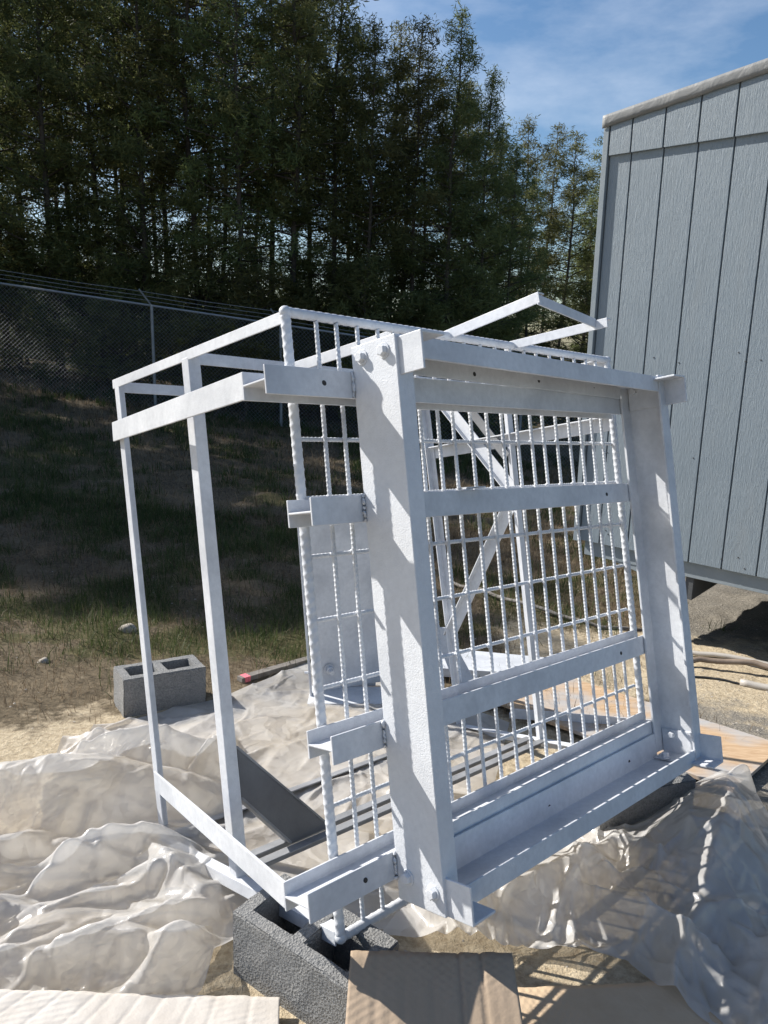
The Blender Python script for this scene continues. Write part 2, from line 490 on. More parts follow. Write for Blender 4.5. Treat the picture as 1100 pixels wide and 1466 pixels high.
gob = add_obj('ground', gme, mat_ground(), smooth=True)
props(gob, 'bare sandy soil and patchy grass sloping up to the fence', 'ground', kind='structure')

def gz(x, y): return float(ground_z(x, y))

# ------------------------------------------------------------------ the painted steel cage
# local axes: X along the front face, Y away from the camera into the cage, Z up the front face
AX = Vector((0.72251632, 0.68704957, -0.07730276)); AY = Vector((-0.68199343, 0.68994595, -0.24271168)); AZ = Vector((-0.11342956, 0.22808573, 0.96703478))
cage = empty('steel_cage_frame')
mw = Matrix.Identity(4)
for i in range(3):
    mw[i][0] = AX[i]; mw[i][1] = AY[i]; mw[i][2] = AZ[i]
mw[0][3], mw[1][3], mw[2][3] = -0.07816784, 1.57306393, 0.19565093
cage.matrix_world = mw
props(cage, 'large grey-white painted steel cage with rebar grid, tilted up on concrete blocks', 'steel cage')
X, Y, Z = Vector((1, 0, 0)), Vector((0, 1, 0)), Vector((0, 0, 1))
def P(u, v, w): return Vector((u, w, v))      # front-face coordinates -> local axes

FW0, FW1 = -0.264, -0.112                      # front frame depth range
VB, VT = 0.075, 1.422
FD = FW1 - FW0
TW, TF, FL = 0.008, 0.009, 0.052
def hexbolt(parent, pos, axis_dir, r=0.014, h=0.012, washer=True, length=0.0):
    a = Vector(axis_dir).normalized(); x = a.orthogonal().normalized(); y = a.cross(x)
    vs_, fs = [], []
    def ring(rad, off, n, ph=0.3):
        s = len(vs_)
        for k in range(n):
            an = 2 * math.pi * k / n + ph
            vs_.append(Vector(pos) + a * off + (x * math.cos(an) + y * math.sin(an)) * rad)
        return s
    def wall(s0, s1, n):
        for k in range(n): fs.append((s0 + k, s0 + (k + 1) % n, s1 + (k + 1) % n, s1 + k))
    o = 0.0
    if washer:
        s0 = ring(r * 1.35, -0.001, 12); s1 = ring(r * 1.35, 0.003, 12); wall(s0, s1, 12); fs.append(tuple(range(s1, s1 + 12))); o = 0.003
    s0 = ring(r, o, 6); s1 = ring(r, o + h * 0.8, 6); s2 = ring(r * 0.82, o + h, 6)
    wall(s0, s1, 6); wall(s1, s2, 6); fs.append(tuple(range(s2, s2 + 6)))
    if length:
        s0 = ring(r * 0.55, o + h, 8); s1 = ring(r * 0.55, o + h + length, 8); wall(s0, s1, 8); fs.append(tuple(range(s1, s1 + 8)))
    me = mesh_from('bolt', vs_, fs)
    bm = bmesh.new(); bm.from_mesh(me); bmesh.ops.recalc_face_normals(bm, faces=bm.faces); bm.to_mesh(me); bm.free()
    return add_obj('bolt', me, M_PAINT, parent, 0.0008)

def hole_disc(parent, pos, axis_dir, r=0.006):  # thin dark disc on the surface, painting a hole's shade; nothing is cut
    a = Vector(axis_dir).normalized(); x = a.orthogonal().normalized(); y = a.cross(x)
    n = 10; vs_ = []
    for off in (-0.001, 0.0006):
        for k in range(n):
            an = 2 * math.pi * k / n
            vs_.append(Vector(pos) + a * off + (x * math.cos(an) + y * math.sin(an) * 1.15) * r)
    fs = [(k, (k + 1) % n, n + (k + 1) % n, n + k) for k in range(n)] + [tuple(range(n, 2 * n))]
    me = mesh_from('bolt_hole_disc', vs_, fs)
    bm = bmesh.new(); bm.from_mesh(me); bmesh.ops.recalc_face_normals(bm, faces=bm.faces); bm.to_mesh(me); bm.free()
    return add_obj('bolt_hole_disc', me, M_HOLE_SHADE, parent)

UL = 0.100
# left post: web outwards, flanges towards +X
lp = extrude_profile('corner_post', chan_prof(FD, FL, TF, TW), P(UL, 0.088, FW0), P(UL, 1.424, FW0), X, Y, M_PAINT_PEEL, cage, 0.002)
for (v, w) in ((1.392, -0.150), (1.392, -0.226), (0.150, -0.152), (0.138, -0.232)):
    hexbolt(lp, P(UL, v, w), -X)
# right post (spreads slightly to the foot)
RT, RB = 1.412, 1.436
extr_p = [(-x, y) for x, y in chan_prof(FD, FL, TF, TW)]
rp = extrude_profile('corner_post', extr_p, P(RB, 0.088, FW0), P(RT, 1.412, FW0), X, Y, M_PAINT, cage, 0.002)
hexbolt(rp, P(RB - 0.014, 0.150, -0.165), -X, 0.013, 0.014, True)
hexbolt(rp, P(RT - 0.014, 1.375, -0.150), -X, 0.013, 0.014, True)
for v in (1.12, 0.335, 0.60): hole_disc(rp, P(1.384 + (1.4 - v) * 0.018, v, FW1 - TF - 0.0005), -Y, 0.005)
# header and sill channels, flanges turned inwards
hd_prof = [(y, -x) for x, y in chan_prof(FD, FL, TF, TW)]
hd = extrude_profile('header_channel', hd_prof, P(UL + FL + 0.003, VT + 0.004, FW0 + 0.001), P(RT - FL - 0.003, VT - 0.016, FW0 + 0.001), Y, Z, M_PAINT, cage, 0.002)
for u in (0.21, 0.55, 0.86, 1.18): hole_disc(hd, P(u, VT - 0.034, FW1 - TF - 0.0012), -Y, 0.006)
sl_prof = [(y, (x + 0.036 if (x == FL and y > FD / 2) else x)) for x, y in chan_prof(FD, FL, TF, TW)]
sl = extrude_profile('sill_channel', sl_prof, P(UL + FL + 0.003, VB + 0.004, FW0 + 0.001), P(RB - FL - 0.003, VB - 0.006, FW0 + 0.001), Y, Z, M_PAINT, cage, 0.002)
for u in (0.24, 0.72, 1.19): hole_disc(sl, P(u, VB + 0.036, FW1 - TF - 0.0012), -Y, 0.006)
hexbolt(sl, P(1.352, VB + 0.014, -0.168), Z, 0.013, 0.014)
# clip angles bolted into the four corners, standing proud at the front
def clip(u, v, su, sv, w0=-0.338, w1=-0.128):
    o = extrude_profile('corner_clip', [(x * su, y * sv) for x, y in angle_prof(0.080, 0.088, 0.0065)], P(u, v, w0), P(u, v, w1), X, Z, M_PAINT, cage, 0.0015)
    return o
clip(UL + TW + 0.001, VT - TW + 0.003, 1, -1)
clip(RT - TW - 0.001, VT - TW - 0.017, -1, -1)
clip(UL + TW + 0.001, VB + TW + 0.005, 1, 1)
clip(RB - TW - 0.001, VB + TW - 0.004, -1, 1)

# horizontal H-section cross beams behind the frame
def h_prof(depth, fl, t, tw):
    # depth along x (0..depth), flange height along y centred
    f = fl / 2; w = tw / 2
    return [(0, -f), (t, -f), (t, -w), (depth - t, -w), (depth - t, -f), (depth, -f), (depth, f), (depth - t, f), (depth - t, w), (t, w), (t, f), (0, f)]
beams = [(1.333, -0.157, 1.46), (1.034, -0.061, 1.47), (0.487, -0.061, 1.48), (0.170, -0.163, 1.485)]
for i, (v, u0, u1) in enumerate(beams):
    dv = -0.014 if i in (1, 2) else (0.0 if i == 0 else -0.006)
    b_ = extrude_profile('cross_beam', h_prof(0.095, 0.066, 0.006, 0.005), P(u0, v, -0.1105), P(u1, v + dv, -0.1105), Y, Z, M_PAINT, cage, 0.0015)
    if i in (0, 3): hole_disc(b_, P(u0 + 0.165, v, -0.1108), -Y, 0.006)
    if i in (1, 2): hole_disc(b_, P(1.22, v + dv, -0.1108), -Y, 0.006)
    # weld bead at the post
    wb = [P(UL - 0.003 - random.uniform(0, .002), v + 0.033 - 0.066 * k / 11, -0.113 - random.uniform(0, .003)) for k in range(12)]
    add_obj('weld_bead', tube_mesh('weld_bead', wb, [random.uniform(0.003, 0.0055) for _ in wb], 6), M_PAINT, b_, smooth=True)
# notched splice plate on the second beam
extrude_profile('splice_plate', [(0, 0), (0.085, 0), (0.085, 0.004), (0.003, 0.004), (0.003, 0.0), (0, -0.002)], P(0.455, 1.066, -0.0985), P(0.455, 1.066, -0.135), X, Z, M_PAINT, cage, 0.0006)

# deformed reinforcing bar
def rebar_mesh(length, r, pitch, rib, seg=8):
    n = int(length / pitch); zs, rs = [], []
    for i in range(n):
        for f, q in ((0.0, 0), (0.58, 0), (0.68, 1), (0.86, 1)):
            zs.append((i + f) * pitch); rs.append(q)
    zs.append(n * pitch); rs.append(0)
    zs = np.array(zs) * length / zs[-1]; rs = np.array(rs)
    th = np.arange(seg) * 2 * np.pi / seg
    tilt = np.abs(((th / np.pi) % 2.0) - 1.0) * 2 - 1
    rr = r * (1 + rib * rs)[:, None] * np.ones(seg)[None]
    zz = zs[:, None] + tilt[None] * r * 0.75
    zz = np.clip(zz, 0, length)
    xx = rr * np.cos(th)[None]; yy = rr * np.sin(th)[None]
    V = np.stack([xx, yy, zz], -1).reshape(-1, 3)
    m = len(zs); ii = np.arange(m * seg).reshape(m, seg); jj = np.roll(ii, -1, 1)
    F = np.stack([ii[:-1], jj[:-1], jj[1:], ii[1:]], -1).reshape(-1, 4)
    me = np_mesh('rebar', V, F); me.materials.append(M_PAINT); me.shade_smooth()
    return me
H, W = 1.528, 1.512
def place_bar(name, me, p0, direction):
    o = bpy.data.objects.new(name, me); COL.objects.link(o); o.parent = cage
    o.location = p0; o.rotation_mode = 'QUATERNION'
    o.rotation_quaternion = Vector((0, 0, 1)).rotation_difference(Vector(direction))
    return o
thickV = rebar_mesh(H, 0.0122, 0.024, 0.085, 12); thickH = rebar_mesh(W, 0.0122, 0.024, 0.085, 12)
thinV = rebar_mesh(H - 0.02, 0.0055, 0.0125, 0.13, 8); thinH = rebar_mesh(W - 0.02, 0.0055, 0.0125, 0.13, 8)
place_bar('edge_rebar', thickV, P(0, 0, 0), (P(-0.004, H, 0) - P(0, 0, 0)))
place_bar('edge_rebar', thickV, P(W + 0.012, 0, 0), (P(W - 0.016, H, 0) - P(W + 0.012, 0, 0)))
place_bar('edge_rebar', thickH, P(0, 0, 0), X)
place_bar('edge_rebar', thickH, P(-0.004, H, 0), X)
for c in ((0, 0), (-0.004, H), (W + 0.012, 0), (W - 0.016, H)):      # welded bends at the corners
    me = bpy.data.meshes.new('corner_weld'); bm = bmesh.new(); bmesh.ops.create_icosphere(bm, subdivisions=2, radius=0.0155); bm.to_mesh(me); bm.free()
    o = add_obj('corner_weld', me, M_PAINT, cage, smooth=True); o.location = P(c[0], c[1], 0)
us = [0.081, 0.148, 0.22, 0.29, 0.362, 0.434, 0.508, 0.581, 0.659, 0.739, 0.818, 0.894, 0.967, 1.041, 1.118, 1.198, 1.275, 1.345, 1.418]
for u in us:
    k = (u - 0.75) * 0.012
    place_bar('rebar', thinV, P(u + k + 0.002, 0.01, 0.0), P(-2 * k + random.uniform(-.004, .004), H, random.uniform(-.004, .004)))
for v in (1.372, 1.217, 1.07, 0.926, 0.768, 0.602, 0.452, 0.312, 0.155):
    place_bar('rebar', thinH, P(0.01, v, 0.0108), P(W, -0.022 if v < 1.0 else -0.006, random.uniform(-.003, .003)))

# weld blobs where the thin bars cross
bm = bmesh.new()
for u in us:
    for v in (1.372, 1.217, 1.07, 0.926, 0.768, 0.602, 0.452, 0.312, 0.155):
        sl_v = -0.022 if v < 1.0 else -0.006
        k = (u - 0.75) * 0.012
        c_ = P(u + k + 0.002 - 2 * k * v / H + random.uniform(-.003, .003), v + sl_v * u / W + random.uniform(-.003, .003), 0.006)
        r_ = bmesh.ops.create_icosphere(bm, subdivisions=1, radius=random.uniform(0.006, 0.0085), matrix=Matrix.Translation(c_))
me = bpy.data.meshes.new('weld_blobs'); bm.to_mesh(me); bm.free()
o = add_obj('weld_blobs', me, M_PAINT, cage, smooth=True); o['kind'] = 'stuff'

# cage behind the grid
def wb_(v): return 0.93 + 0.036 * v
def wm_(v): return 0.481 + 0.014 * v
TL_ = P(0, 1.546, wb_(1.546)); BL_ = P(0, 0.0, wb_(0)); TR_ = P(1.524, 1.535, wb_(1.53)); BR_ = P(1.524, 0.0, wb_(0))
back_l = angle_bar('back_post', BL_ - Z * 0.015, TL_, X, -Y, 0.032, 0.032, 0.005, M_PAINT, cage)
angle_bar('back_post', BR_ - Z * 0.015, TR_, -X, -Y, 0.032, 0.032, 0.005, M_PAINT, cage)
extrude_profile('middle_post', rect(0, 0.040, -0.02, 0.02), P(0, 0.004, wm_(0)), P(-0.002, 1.523, wm_(1.52)), X, Y, M_PAINT, cage, 0.003)
angle_bar('middle_post', P(1.526, 0.0, wm_(0) - 0.02), P(1.524, 1.52, wm_(1.52) - 0.02), -X, Y, 0.034, 0.040, 0.005, M_PAINT, cage)
angle_bar('top_rail', P(-0.002, 1.534, 0.012), P(0, 1.553, wb_(1.55) + 0.012), -Z, X, 0.030, 0.030, 0.0045, M_PAINT, cage)
angle_bar('top_rail', P(1.504, 1.534, 0.012), P(1.526, 1.545, wb_(1.55) + 0.012), -Z, -X, 0.030, 0.030, 0.0045, M_PAINT, cage)
angle_bar('top_cross_bar', P(0.03, 1.545, wb_(1.54) - 0.005), P(1.50, 1.537, wb_(1.54) - 0.005), -Z, Y, 0.036, 0.028, 0.0045, M_PAINT, cage)
angle_bar('top_cross_bar', P(0.042, 1.543, wm_(1.54)), P(1.49, 1.528, wm_(1.54)), -Z, Y, 0.036, 0.028, 0.0045, M_PAINT, cage)
angle_bar('top_cross_bar', P(0.398, 1.536, 0.014), P(0.392, 1.540, wm_(1.54) - 0.003), -Z, X, 0.034, 0.026, 0.0045, M_PAINT, cage)
# side flats running back from the cross-beam ends
bar('side_bar', P(-0.150, 1.335, -0.012), P(-0.010, 1.376, wb_(1.37) + 0.02), Z, 0.064, 0.007, M_PAINT, cage)
bar('side_bar', P(-0.156, 0.170, -0.012), P(-0.010, 0.212, wb_(0.2) - 0.028), Z, 0.062, 0.007, M_PAINT, cage)
angle_bar('side_bar', P(1.518, 1.318, 0.014), P(1.530, 1.320, wb_(1.3) - 0.01), -Z, -X, 0.055, 0.030, 0.005, M_PAINT, cage)
# bottom rails
angle_bar('bottom_rail', P(-0.008, 0.012, 0.014), P(-0.008, 0.012, wb_(0) - 0.002), -Z, X, 0.036, 0.036, 0.005, M_PAINT, cage)
angle_bar('bottom_rail', P(1.532, 0.012, 0.014), P(1.532, 0.012, wb_(0) - 0.002), -Z, -X, 0.036, 0.036, 0.005, M_PAINT, cage)
angle_bar('bottom_cross_bar', P(0.03, 0.026, wb_(0) - 0.008), P(1.495, 0.008, wb_(0) - 0.008), -Z, -Y, 0.036, 0.036, 0.005, M_HALF, cage)
angle_bar('bottom_cross_bar', P(0.044, 0.036, wm_(0) - 0.01), P(1.50, 0.018, wm_(0) - 0.01), -Z, -Y, 0.032, 0.040, 0.005, M_HALF, cage)
angle_bar('bottom_cross_bar', P(0.044, 0.036, wm_(0) + 0.06), P(1.50, 0.018, wm_(0) + 0.06), -Z, -Y, 0.032, 0.040, 0.005, M_HALF, cage)
# right-hand side braces
def brace(p0, p1, wdt):
    d = (p1 - p0).normalized(); a = X.cross(d)
    return extrude_profile('diagonal_brace', [(-wdt / 2, 0), (wdt / 2, 0), (wdt / 2, 0.028), (wdt / 2 - 0.005, 0.028), (wdt / 2 - 0.005, 0.005), (-wdt / 2, 0.005)], p0, p1, a, -X, M_PAINT, cage, 0.001)
brace(P(1.519, 1.50, 0.84), P(1.519, 1.085, 0.508), 0.052)
brace(P(1.519, 1.00, 0.532), P(1.519, 0.42, 0.945), 0.052)
bar('diagonal_brace', P(1.500, 1.52, 0.74), P(1.500, 1.22, 0.51), Z, 0.04, 0.005, M_HALF, cage)
# knee brace: dark channel from the middle post down to the cross bar
kq = [(0.043, 0.372), (0.043, 0.232), (0.205, 0.037), (0.352, 0.037)]
kv = [P(u, v, wm_(.2) - 0.012) for u, v in kq] + [P(u, v, wm_(.2) - 0.004) for u, v in kq]
kb = add_obj('knee_brace', mesh_from('knee_brace', kv, [(0, 1, 2, 3), (7, 6, 5, 4), (0, 4, 5, 1), (1, 5, 6, 2), (2, 6, 7, 3), (3, 7, 4, 0)]), M_PRIMER, cage, 0.001)
bar('flange', P(0.044, 0.376, wm_(.2) + 0.008), P(0.356, 0.040, wm_(.2) + 0.008), Y, 0.044, 0.007, M_HALF, kb)
bar('flange', P(0.044, 0.228, wm_(.2) + 0.008), P(0.204, 0.040, wm_(.2) + 0.008), Y, 0.044, 0.007, M_HALF, kb)
# U-shaped bracket standing on the top bar
angle_bar('bracket_arm', P(0.590, 1.545, 0.03), P(0.607, 1.576, -0.318), -Z, X, 0.030, 0.030, 0.0045, M_PAINT, cage)
angle_bar('bracket_arm', P(0.903, 1.545, 0.03), P(0.920, 1.538, -0.338), -Z, X, 0.028, 0.030, 0.0045, M_PAINT, cage)
angle_bar('bracket_cross', P(0.609, 1.570, -0.316), P(0.923, 1.544, -0.300), Y, -Z, 0.028, 0.028, 0.0045, M_PAINT, cage)
hole_disc(cage, P(0.5893, 1.533, -0.005), -X, 0.005)

# ------------------------------------------------------------------ concrete blocks
def make_block(name, label, L=0.39, D=0.19, Hh=0.19):
    """two-core block: long axis X, cores open along Z, base at z=0"""
    bm = bmesh.new()
    t = 0.042; n = []
    xs = [-L / 2, -L / 2 + t, -t / 2, t / 2, L / 2 - t, L / 2]; ys = [-D / 2, -D / 2 + t, D / 2 - t, D / 2]
    solid = [[not (j == 1 and i in (1, 3)) for j in range(3)] for i in range(5)]
    grid = {}
    def vert(i, j, k):
        if (i, j, k) not in grid:
            z = (0, Hh)[k]
            fx = 1.0 + (0.0 if k else 0.0)
            grid[(i, j, k)] = bm.verts.new((xs[i] + random.uniform(-.0015, .0015), ys[j] + random.uniform(-.0015, .0015), z + random.uniform(-.001, .001)))
        return grid[(i, j, k)]
    for i in range(5):
        for j in range(3):
            if not solid[i][j]: continue
            bm.faces.new([vert(i, j, 1), vert(i + 1, j, 1), vert(i + 1, j + 1, 1), vert(i, j + 1, 1)])
            bm.faces.new([vert(i, j + 1, 0), vert(i + 1, j + 1, 0), vert(i + 1, j, 0), vert(i, j, 0)])
            for (di, dj, a, b) in ((-1, 0, (i, j), (i, j + 1)), (1, 0, (i + 1, j), (i + 1, j + 1)), (0, -1, (i, j), (i + 1, j)), (0, 1, (i, j + 1), (i + 1, j + 1))):
                ni, nj = i + di, j + dj
                if 0 <= ni < 5 and 0 <= nj < 3 and solid[ni][nj]: continue
                bm.faces.new([vert(*a, 0), vert(*b, 0), vert(*b, 1), vert(*a, 1)])
    bmesh.ops.recalc_face_normals(bm, faces=bm.faces)
    bmesh.ops.bevel(bm, geom=[e for e in bm.edges if e.calc_face_angle(0) > 0.8], offset=0.004, segments=2, affect='EDGES')
    bmesh.ops.subdivide_edges(bm, edges=[e for e in bm.edges if e.calc_length() > 0.05], cuts=3, use_grid_fill=True)
    for v in bm.verts:
        s = 0.004
        v.co += Vector((random.uniform(-s, s), random.uniform(-s, s), random.uniform(-s, s))) * 0.35
    me = bpy.data.meshes.new(name); bm.to_mesh(me); bm.free()
    o = add_obj(name, me, M_BLOCK)
    return props(o, label, 'concrete block', 'concrete blocks around the cage')
b1 = make_block('concrete_block', 'rough grey two-core concrete block under the near bottom corner of the cage')
b1.location = (-0.148, 1.616, 0.0); b1.rotation_euler = (0, 0, math.radians(-37))
b2 = make_block('concrete_block', 'grey two-core concrete block on the dirt at the back edge of the plastic')
b2.location = (-1.06, 3.385, gz(-1.06, 3.385) - 0.005); b2.rotation_euler = (math.radians(-2), math.radians(3), math.radians(33))
b3 = make_block('concrete_block', 'concrete block half hidden under the right end of the cage sill', 0.39, 0.19, 0.175)
b3.location = (0.945, 2.515, gz(0.945, 2.515)); b3.rotation_euler = (0, 0, math.radians(18))

# ------------------------------------------------------------------ steel stand behind the cage
stand = empty('steel_stand', (0, 0, 0))
props(stand, 'painted steel upright plate on a flat base frame behind the cage', 'steel stand')
zb = gz(-0.1, 3.55) + 0.012
def quadbox(name, pts, thick, nrm, mat, parent):
    n = Vector(nrm).normalized() * thick; k = len(pts)
    v = [Vector(p) for p in pts] + [Vector(p) + n for p in pts]
    f = [tuple(range(k)), tuple(range(2 * k - 1, k - 1, -1))] + [(i, k + i, k + (i + 1) % k, (i + 1) % k) for i in range(k)]
    me = mesh_from(name, v, f)
    bm = bmesh.new(); bm.from_mesh(me); bmesh.ops.recalc_face_normals(bm, faces=bm.faces); bm.to_mesh(me); bm.free()
    return add_obj(name, me, mat, parent, 0.0015)
up_ = quadbox('upright_plate', [(-0.330, 3.56, zb + 0.02), (0.10, 3.74, zb + 0.02), (0.05, 3.74, zb + 0.90), (-0.395, 3.56, zb + 0.90)], 0.012, (0.4, -0.9, 0), M_PAINT, stand)
quadbox('edge_flange', [(-0.342, 3.54, zb - 0.02), (-0.342, 3.50, zb - 0.02), (-0.410, 3.50, zb + 0.90), (-0.410, 3.54, zb + 0.90)], 0.008, (1, 0, 0.07), M_PAINT, stand)
hexbolt(stand, (-0.255, 3.575, zb + 0.135), (0.35, -0.93, 0), 0.022, 0.018, True, 0.03)
hexbolt(stand, (-0.345, 3.52, zb + 0.14), (-1, -0.1, 0), 0.012, 0.01, False, 0.02)
quadbox('base_plate', [(-0.35, 3.42, zb), (0.62, 3.50, zb - 0.01), (0.62, 3.68, zb - 0.02), (-0.35, 3.62, zb)], 0.022, (0, 0, 1), M_PAINT, stand)
quadbox('base_rail', [(0.30, 3.86, zb - 0.02), (1.02, 3.86, zb - 0.05), (1.06, 4.14, zb - 0.07), (0.30, 4.20, zb - 0.04)], 0.05, (0, 0, 1), M_PAINT, stand)
quadbox('base_rail', [(-0.28, 3.63, zb), (-0.02, 3.68, zb), (-0.02, 3.72, zb), (-0.28, 3.67, zb)], 0.045, (0, 0, 1), M_PAINT, stand)
quadbox('gusset', [(0.26, 3.66, zb + 0.34), (0.33, 3.66, zb + 0.34), (0.52, 3.60, zb + 0.022), (0.40, 3.60, zb + 0.022)], 0.01, (0, 1, 0), M_PAINT, stand)
quadbox('gusset', [(0.02, 3.735, zb + 0.86), (0.30, 3.665, zb + 0.34), (0.27, 3.665, zb + 0.31), (0.02, 3.735, zb + 0.78)], 0.01, (0, 1, 0), M_PAINT, stand)

# loose angle iron lying on the plywood
loose = angle_bar('loose_angle_iron', (0.62, 3.30, gz(.6, 3.3) + 0.03), (1.42, 3.22, gz(1.4, 3.2) + 0.03), (0, 1, 0), (0, 0, 1), 0.05, 0.05, 0.005, M_PAINT, None)
props(loose, 'long painted angle iron lying on the plywood behind the rebar grid', 'angle iron')

# ------------------------------------------------------------------ plywood, wood strip, pipes, stones
ply_c = Vector((1.40, 2.68, 0)); pd = Vector((0.70, 0.714, 0)); pn = Vector((-0.714, 0.70, 0))
pz = lambda q: gz(q.x, q.y) + 0.022
q = [ply_c, ply_c + pd * 0.60, ply_c + pd * 0.60 + pn * 1.25, ply_c + pn * 1.25]
ply = quadbox('plywood_sheet', [(p.x, p.y, pz(p)) for p in q], 0.018, (0, 0, 1), M_PLY, None)
props(ply, 'paint-stained plywood sheet on the ground beyond the right end of the cage', 'plywood')
st0, st1 = Vector((-0.735, 3.70, gz(-.735, 3.7) + 0.014)), Vector((-0.30, 4.18, gz(-.3, 4.18) + 0.014))
stake = bar('wood_strip', st0, st1, Z, 0.026, 0.045, M_STAKE, None)
props(stake, 'weathered wood strip with a pink painted end along the plastic edge', 'wood strip')
dd = (st1 - st0).normalized()
bar('painted_end', st0 + dd * 0.018, st0 + dd * 0.055, Z, 0.029, 0.048, M_PINK, stake)

def ground_tube(name, pts, r, mat, label, cat, seg=10):
    P_ = []
    for i in range(len(pts) - 1):
        a, b = pts[i], pts[i + 1]
        for k in range(6):
            f = k / 6; x = a[0] + (b[0] - a[0]) * f; y = a[1] + (b[1] - a[1]) * f
            P_.append((x, y, gz(x, y) + r * 0.8 + (a[2] + (b[2] - a[2]) * f)))
    x, y, h = pts[-1]; P_.append((x, y, gz(x, y) + r * 0.8 + h))
    o = add_obj(name, tube_mesh(name, P_, r, seg), mat, smooth=True)
    return props(o, label, cat)
ground_tube('plastic_pipe', [(1.70, 4.62, 0.01), (2.15, 4.40, 0.01), (2.70, 4.05, 0.01), (3.2, 3.7, 0.01)], 0.016, M_PVC, 'dusty grey plastic pipe on the sand, farther of the two', 'pipe')
hs = ground_tube('drain_hose', [(1.62, 4.22, 0.0), (1.92, 4.28, 0.03), (2.20, 4.18, 0.06), (2.42, 4.02, 0.02), (2.9, 3.7, 0.0)], 0.017, M_HOSE, 'brown ribbed hose arching over the sand near the trailer', 'hose')
ground_tube('plastic_pipe', [(2.02, 3.96, 0.0), (2.22, 3.84, 0.0), (2.8, 3.5, 0.0)], 0.020, M_PVC, 'thick grey pipe end on the sand, nearer of the two', 'pipe')
ground_tube('power_cable', [(1.55, 4.05, 0), (1.85, 4.02, 0), (2.05, 3.95, 0), (2.3, 3.95, 0), (2.9, 3.9, 0)], 0.007, M_BLACKRUB, 'thin black cable curling below the hose on the sand', 'cable', 6)
ground_tube('power_cable', [(1.5, 4.75, 0), (1.95, 4.55, 0), (2.3, 4.25, 0), (2.9, 4.12, 0)], 0.006, M_BLACKRUB, 'thin black cable running straight beside the grey pipe', 'cable', 6)
ground_tube('fallen_branch', [(0.55, 5.9, 0.01), (1.0, 5.3, 0.03), (1.5, 4.95, 0.0), (2.0, 5.0, 0.0)], 0.014, M_STAKE, 'thin fallen branch on the dry bank behind the grid', 'branch', 6)

def rock(name, loc, s, label):
    bm = bmesh.new(); bmesh.ops.create_icosphere(bm, subdivisions=3, radius=1)
    sd_ = random.random() * 10
    for v in bm.verts:
        n_ = float(fbm(v.co.x * 1.7 + sd_, v.co.y * 1.7 + v.co.z * 2.1, 5)); v.co *= 0.7 + 0.6 * n_
        v.co = Vector((v.co.x * s[0], v.co.y * s[1], v.co.z * s[2]))
    me = bpy.data.meshes.new(name); bm.to_mesh(me); bm.free()
    o = add_obj(name, me, M_STONE, smooth=True); o.location = loc
    return props(o, label, 'stone')
rock('stone', (-1.57, 4.45, gz(-1.57, 4.45) + 0.015), (0.055, 0.04, 0.035), 'pale flat stone in the grass behind the left concrete block')
rock('stone', (-1.85, 3.9, gz(-1.85, 3.9) + 0.0), (0.03, 0.025, 0.02), 'small pebble on the dirt left of the back concrete block')

# ------------------------------------------------------------------ cardboard
def card(name, pts, mat, label, ridges, amp, nx=60, ny=24, thick=0.004, curl=0.0):
    """pts: four corners (x,y,lift) near-left, near-right, far-right, far-left"""
    A = np.array(pts, float)
    s, t_ = np.meshgrid(np.linspace(0, 1, nx), np.linspace(0, 1, ny))
    Q = ((1 - s) * (1 - t_))[..., None] * A[0] + (s * (1 - t_))[..., None] * A[1] + (s * t_)[..., None] * A[2] + ((1 - s) * t_)[..., None] * A[3]
    jag = (fbm(s * 14, s * 0 + 3, 8) - 0.5) * 0.012
    Q[..., 1] += jag * (t_ > 0.999)
    z = np.zeros_like(s)
    for r_ in ridges:
        z -= amp * np.exp(-((s - r_ - 0.006 * (fbm(t_ * 3, t_ * 0 + r_ * 9, 4) - .5)) / 0.008) ** 2)
    z += (fbm(s * 4, t_ * 3, 14) - 0.5) * 0.005
    z += curl * (np.abs(s - 0.5) * 2) ** 4
    Q[..., 2] = ground_base(Q[..., 0], Q[..., 1]) + Q[..., 2] + z
    n = nx * ny; ii = np.arange(n).reshape(ny, nx)
    F = np.stack([ii[:-1, :-1], ii[:-1, 1:], ii[1:, 1:], ii[1:, :-1]], -1).reshape(-1, 4)
    cen = Q.reshape(-1, 3).mean(0)
    me = np_mesh(name, Q.reshape(-1, 3) - cen, F)
    o = add_obj(name, me, mat, smooth=True); o.location = cen
    m_ = o.modifiers.new('board', 'SOLIDIFY'); m_.thickness = thick; m_.offset = -1
    return props(o, label, 'cardboard')
card('cardboard_piece', [(-0.060, 1.10, 0.08), (0.335, 1.10, 0.075), (0.325, 1.505, 0.222), (-0.050, 1.487, 0.225)], M_CARD, 'brown creased cardboard piece in front of the near concrete block', [0.16, 0.33, 0.50, 0.66, 0.80], 0.0045)
card('cardboard_piece', [(0.30, 1.25, 0.020), (1.00, 1.25, 0.020), (0.79, 1.665, 0.022), (0.36, 1.62, 0.020)], M_CARD2, 'tan cardboard piece lying flat under the right plastic folds', [0.35, 0.7], 0.001)
card('cardboard_piece', [(-1.10, 1.28, 0.045), (-0.19, 1.28, 0.04), (-0.222, 1.540, 0.04), (-0.905, 1.518, 0.05)], M_CARDW, 'white-faced corrugated cardboard at the bottom left edge', [0.07, 0.14, 0.25, 0.36, 0.42, 0.52, 0.60, 0.70, 0.78, 0.90], 0.0016, 150)

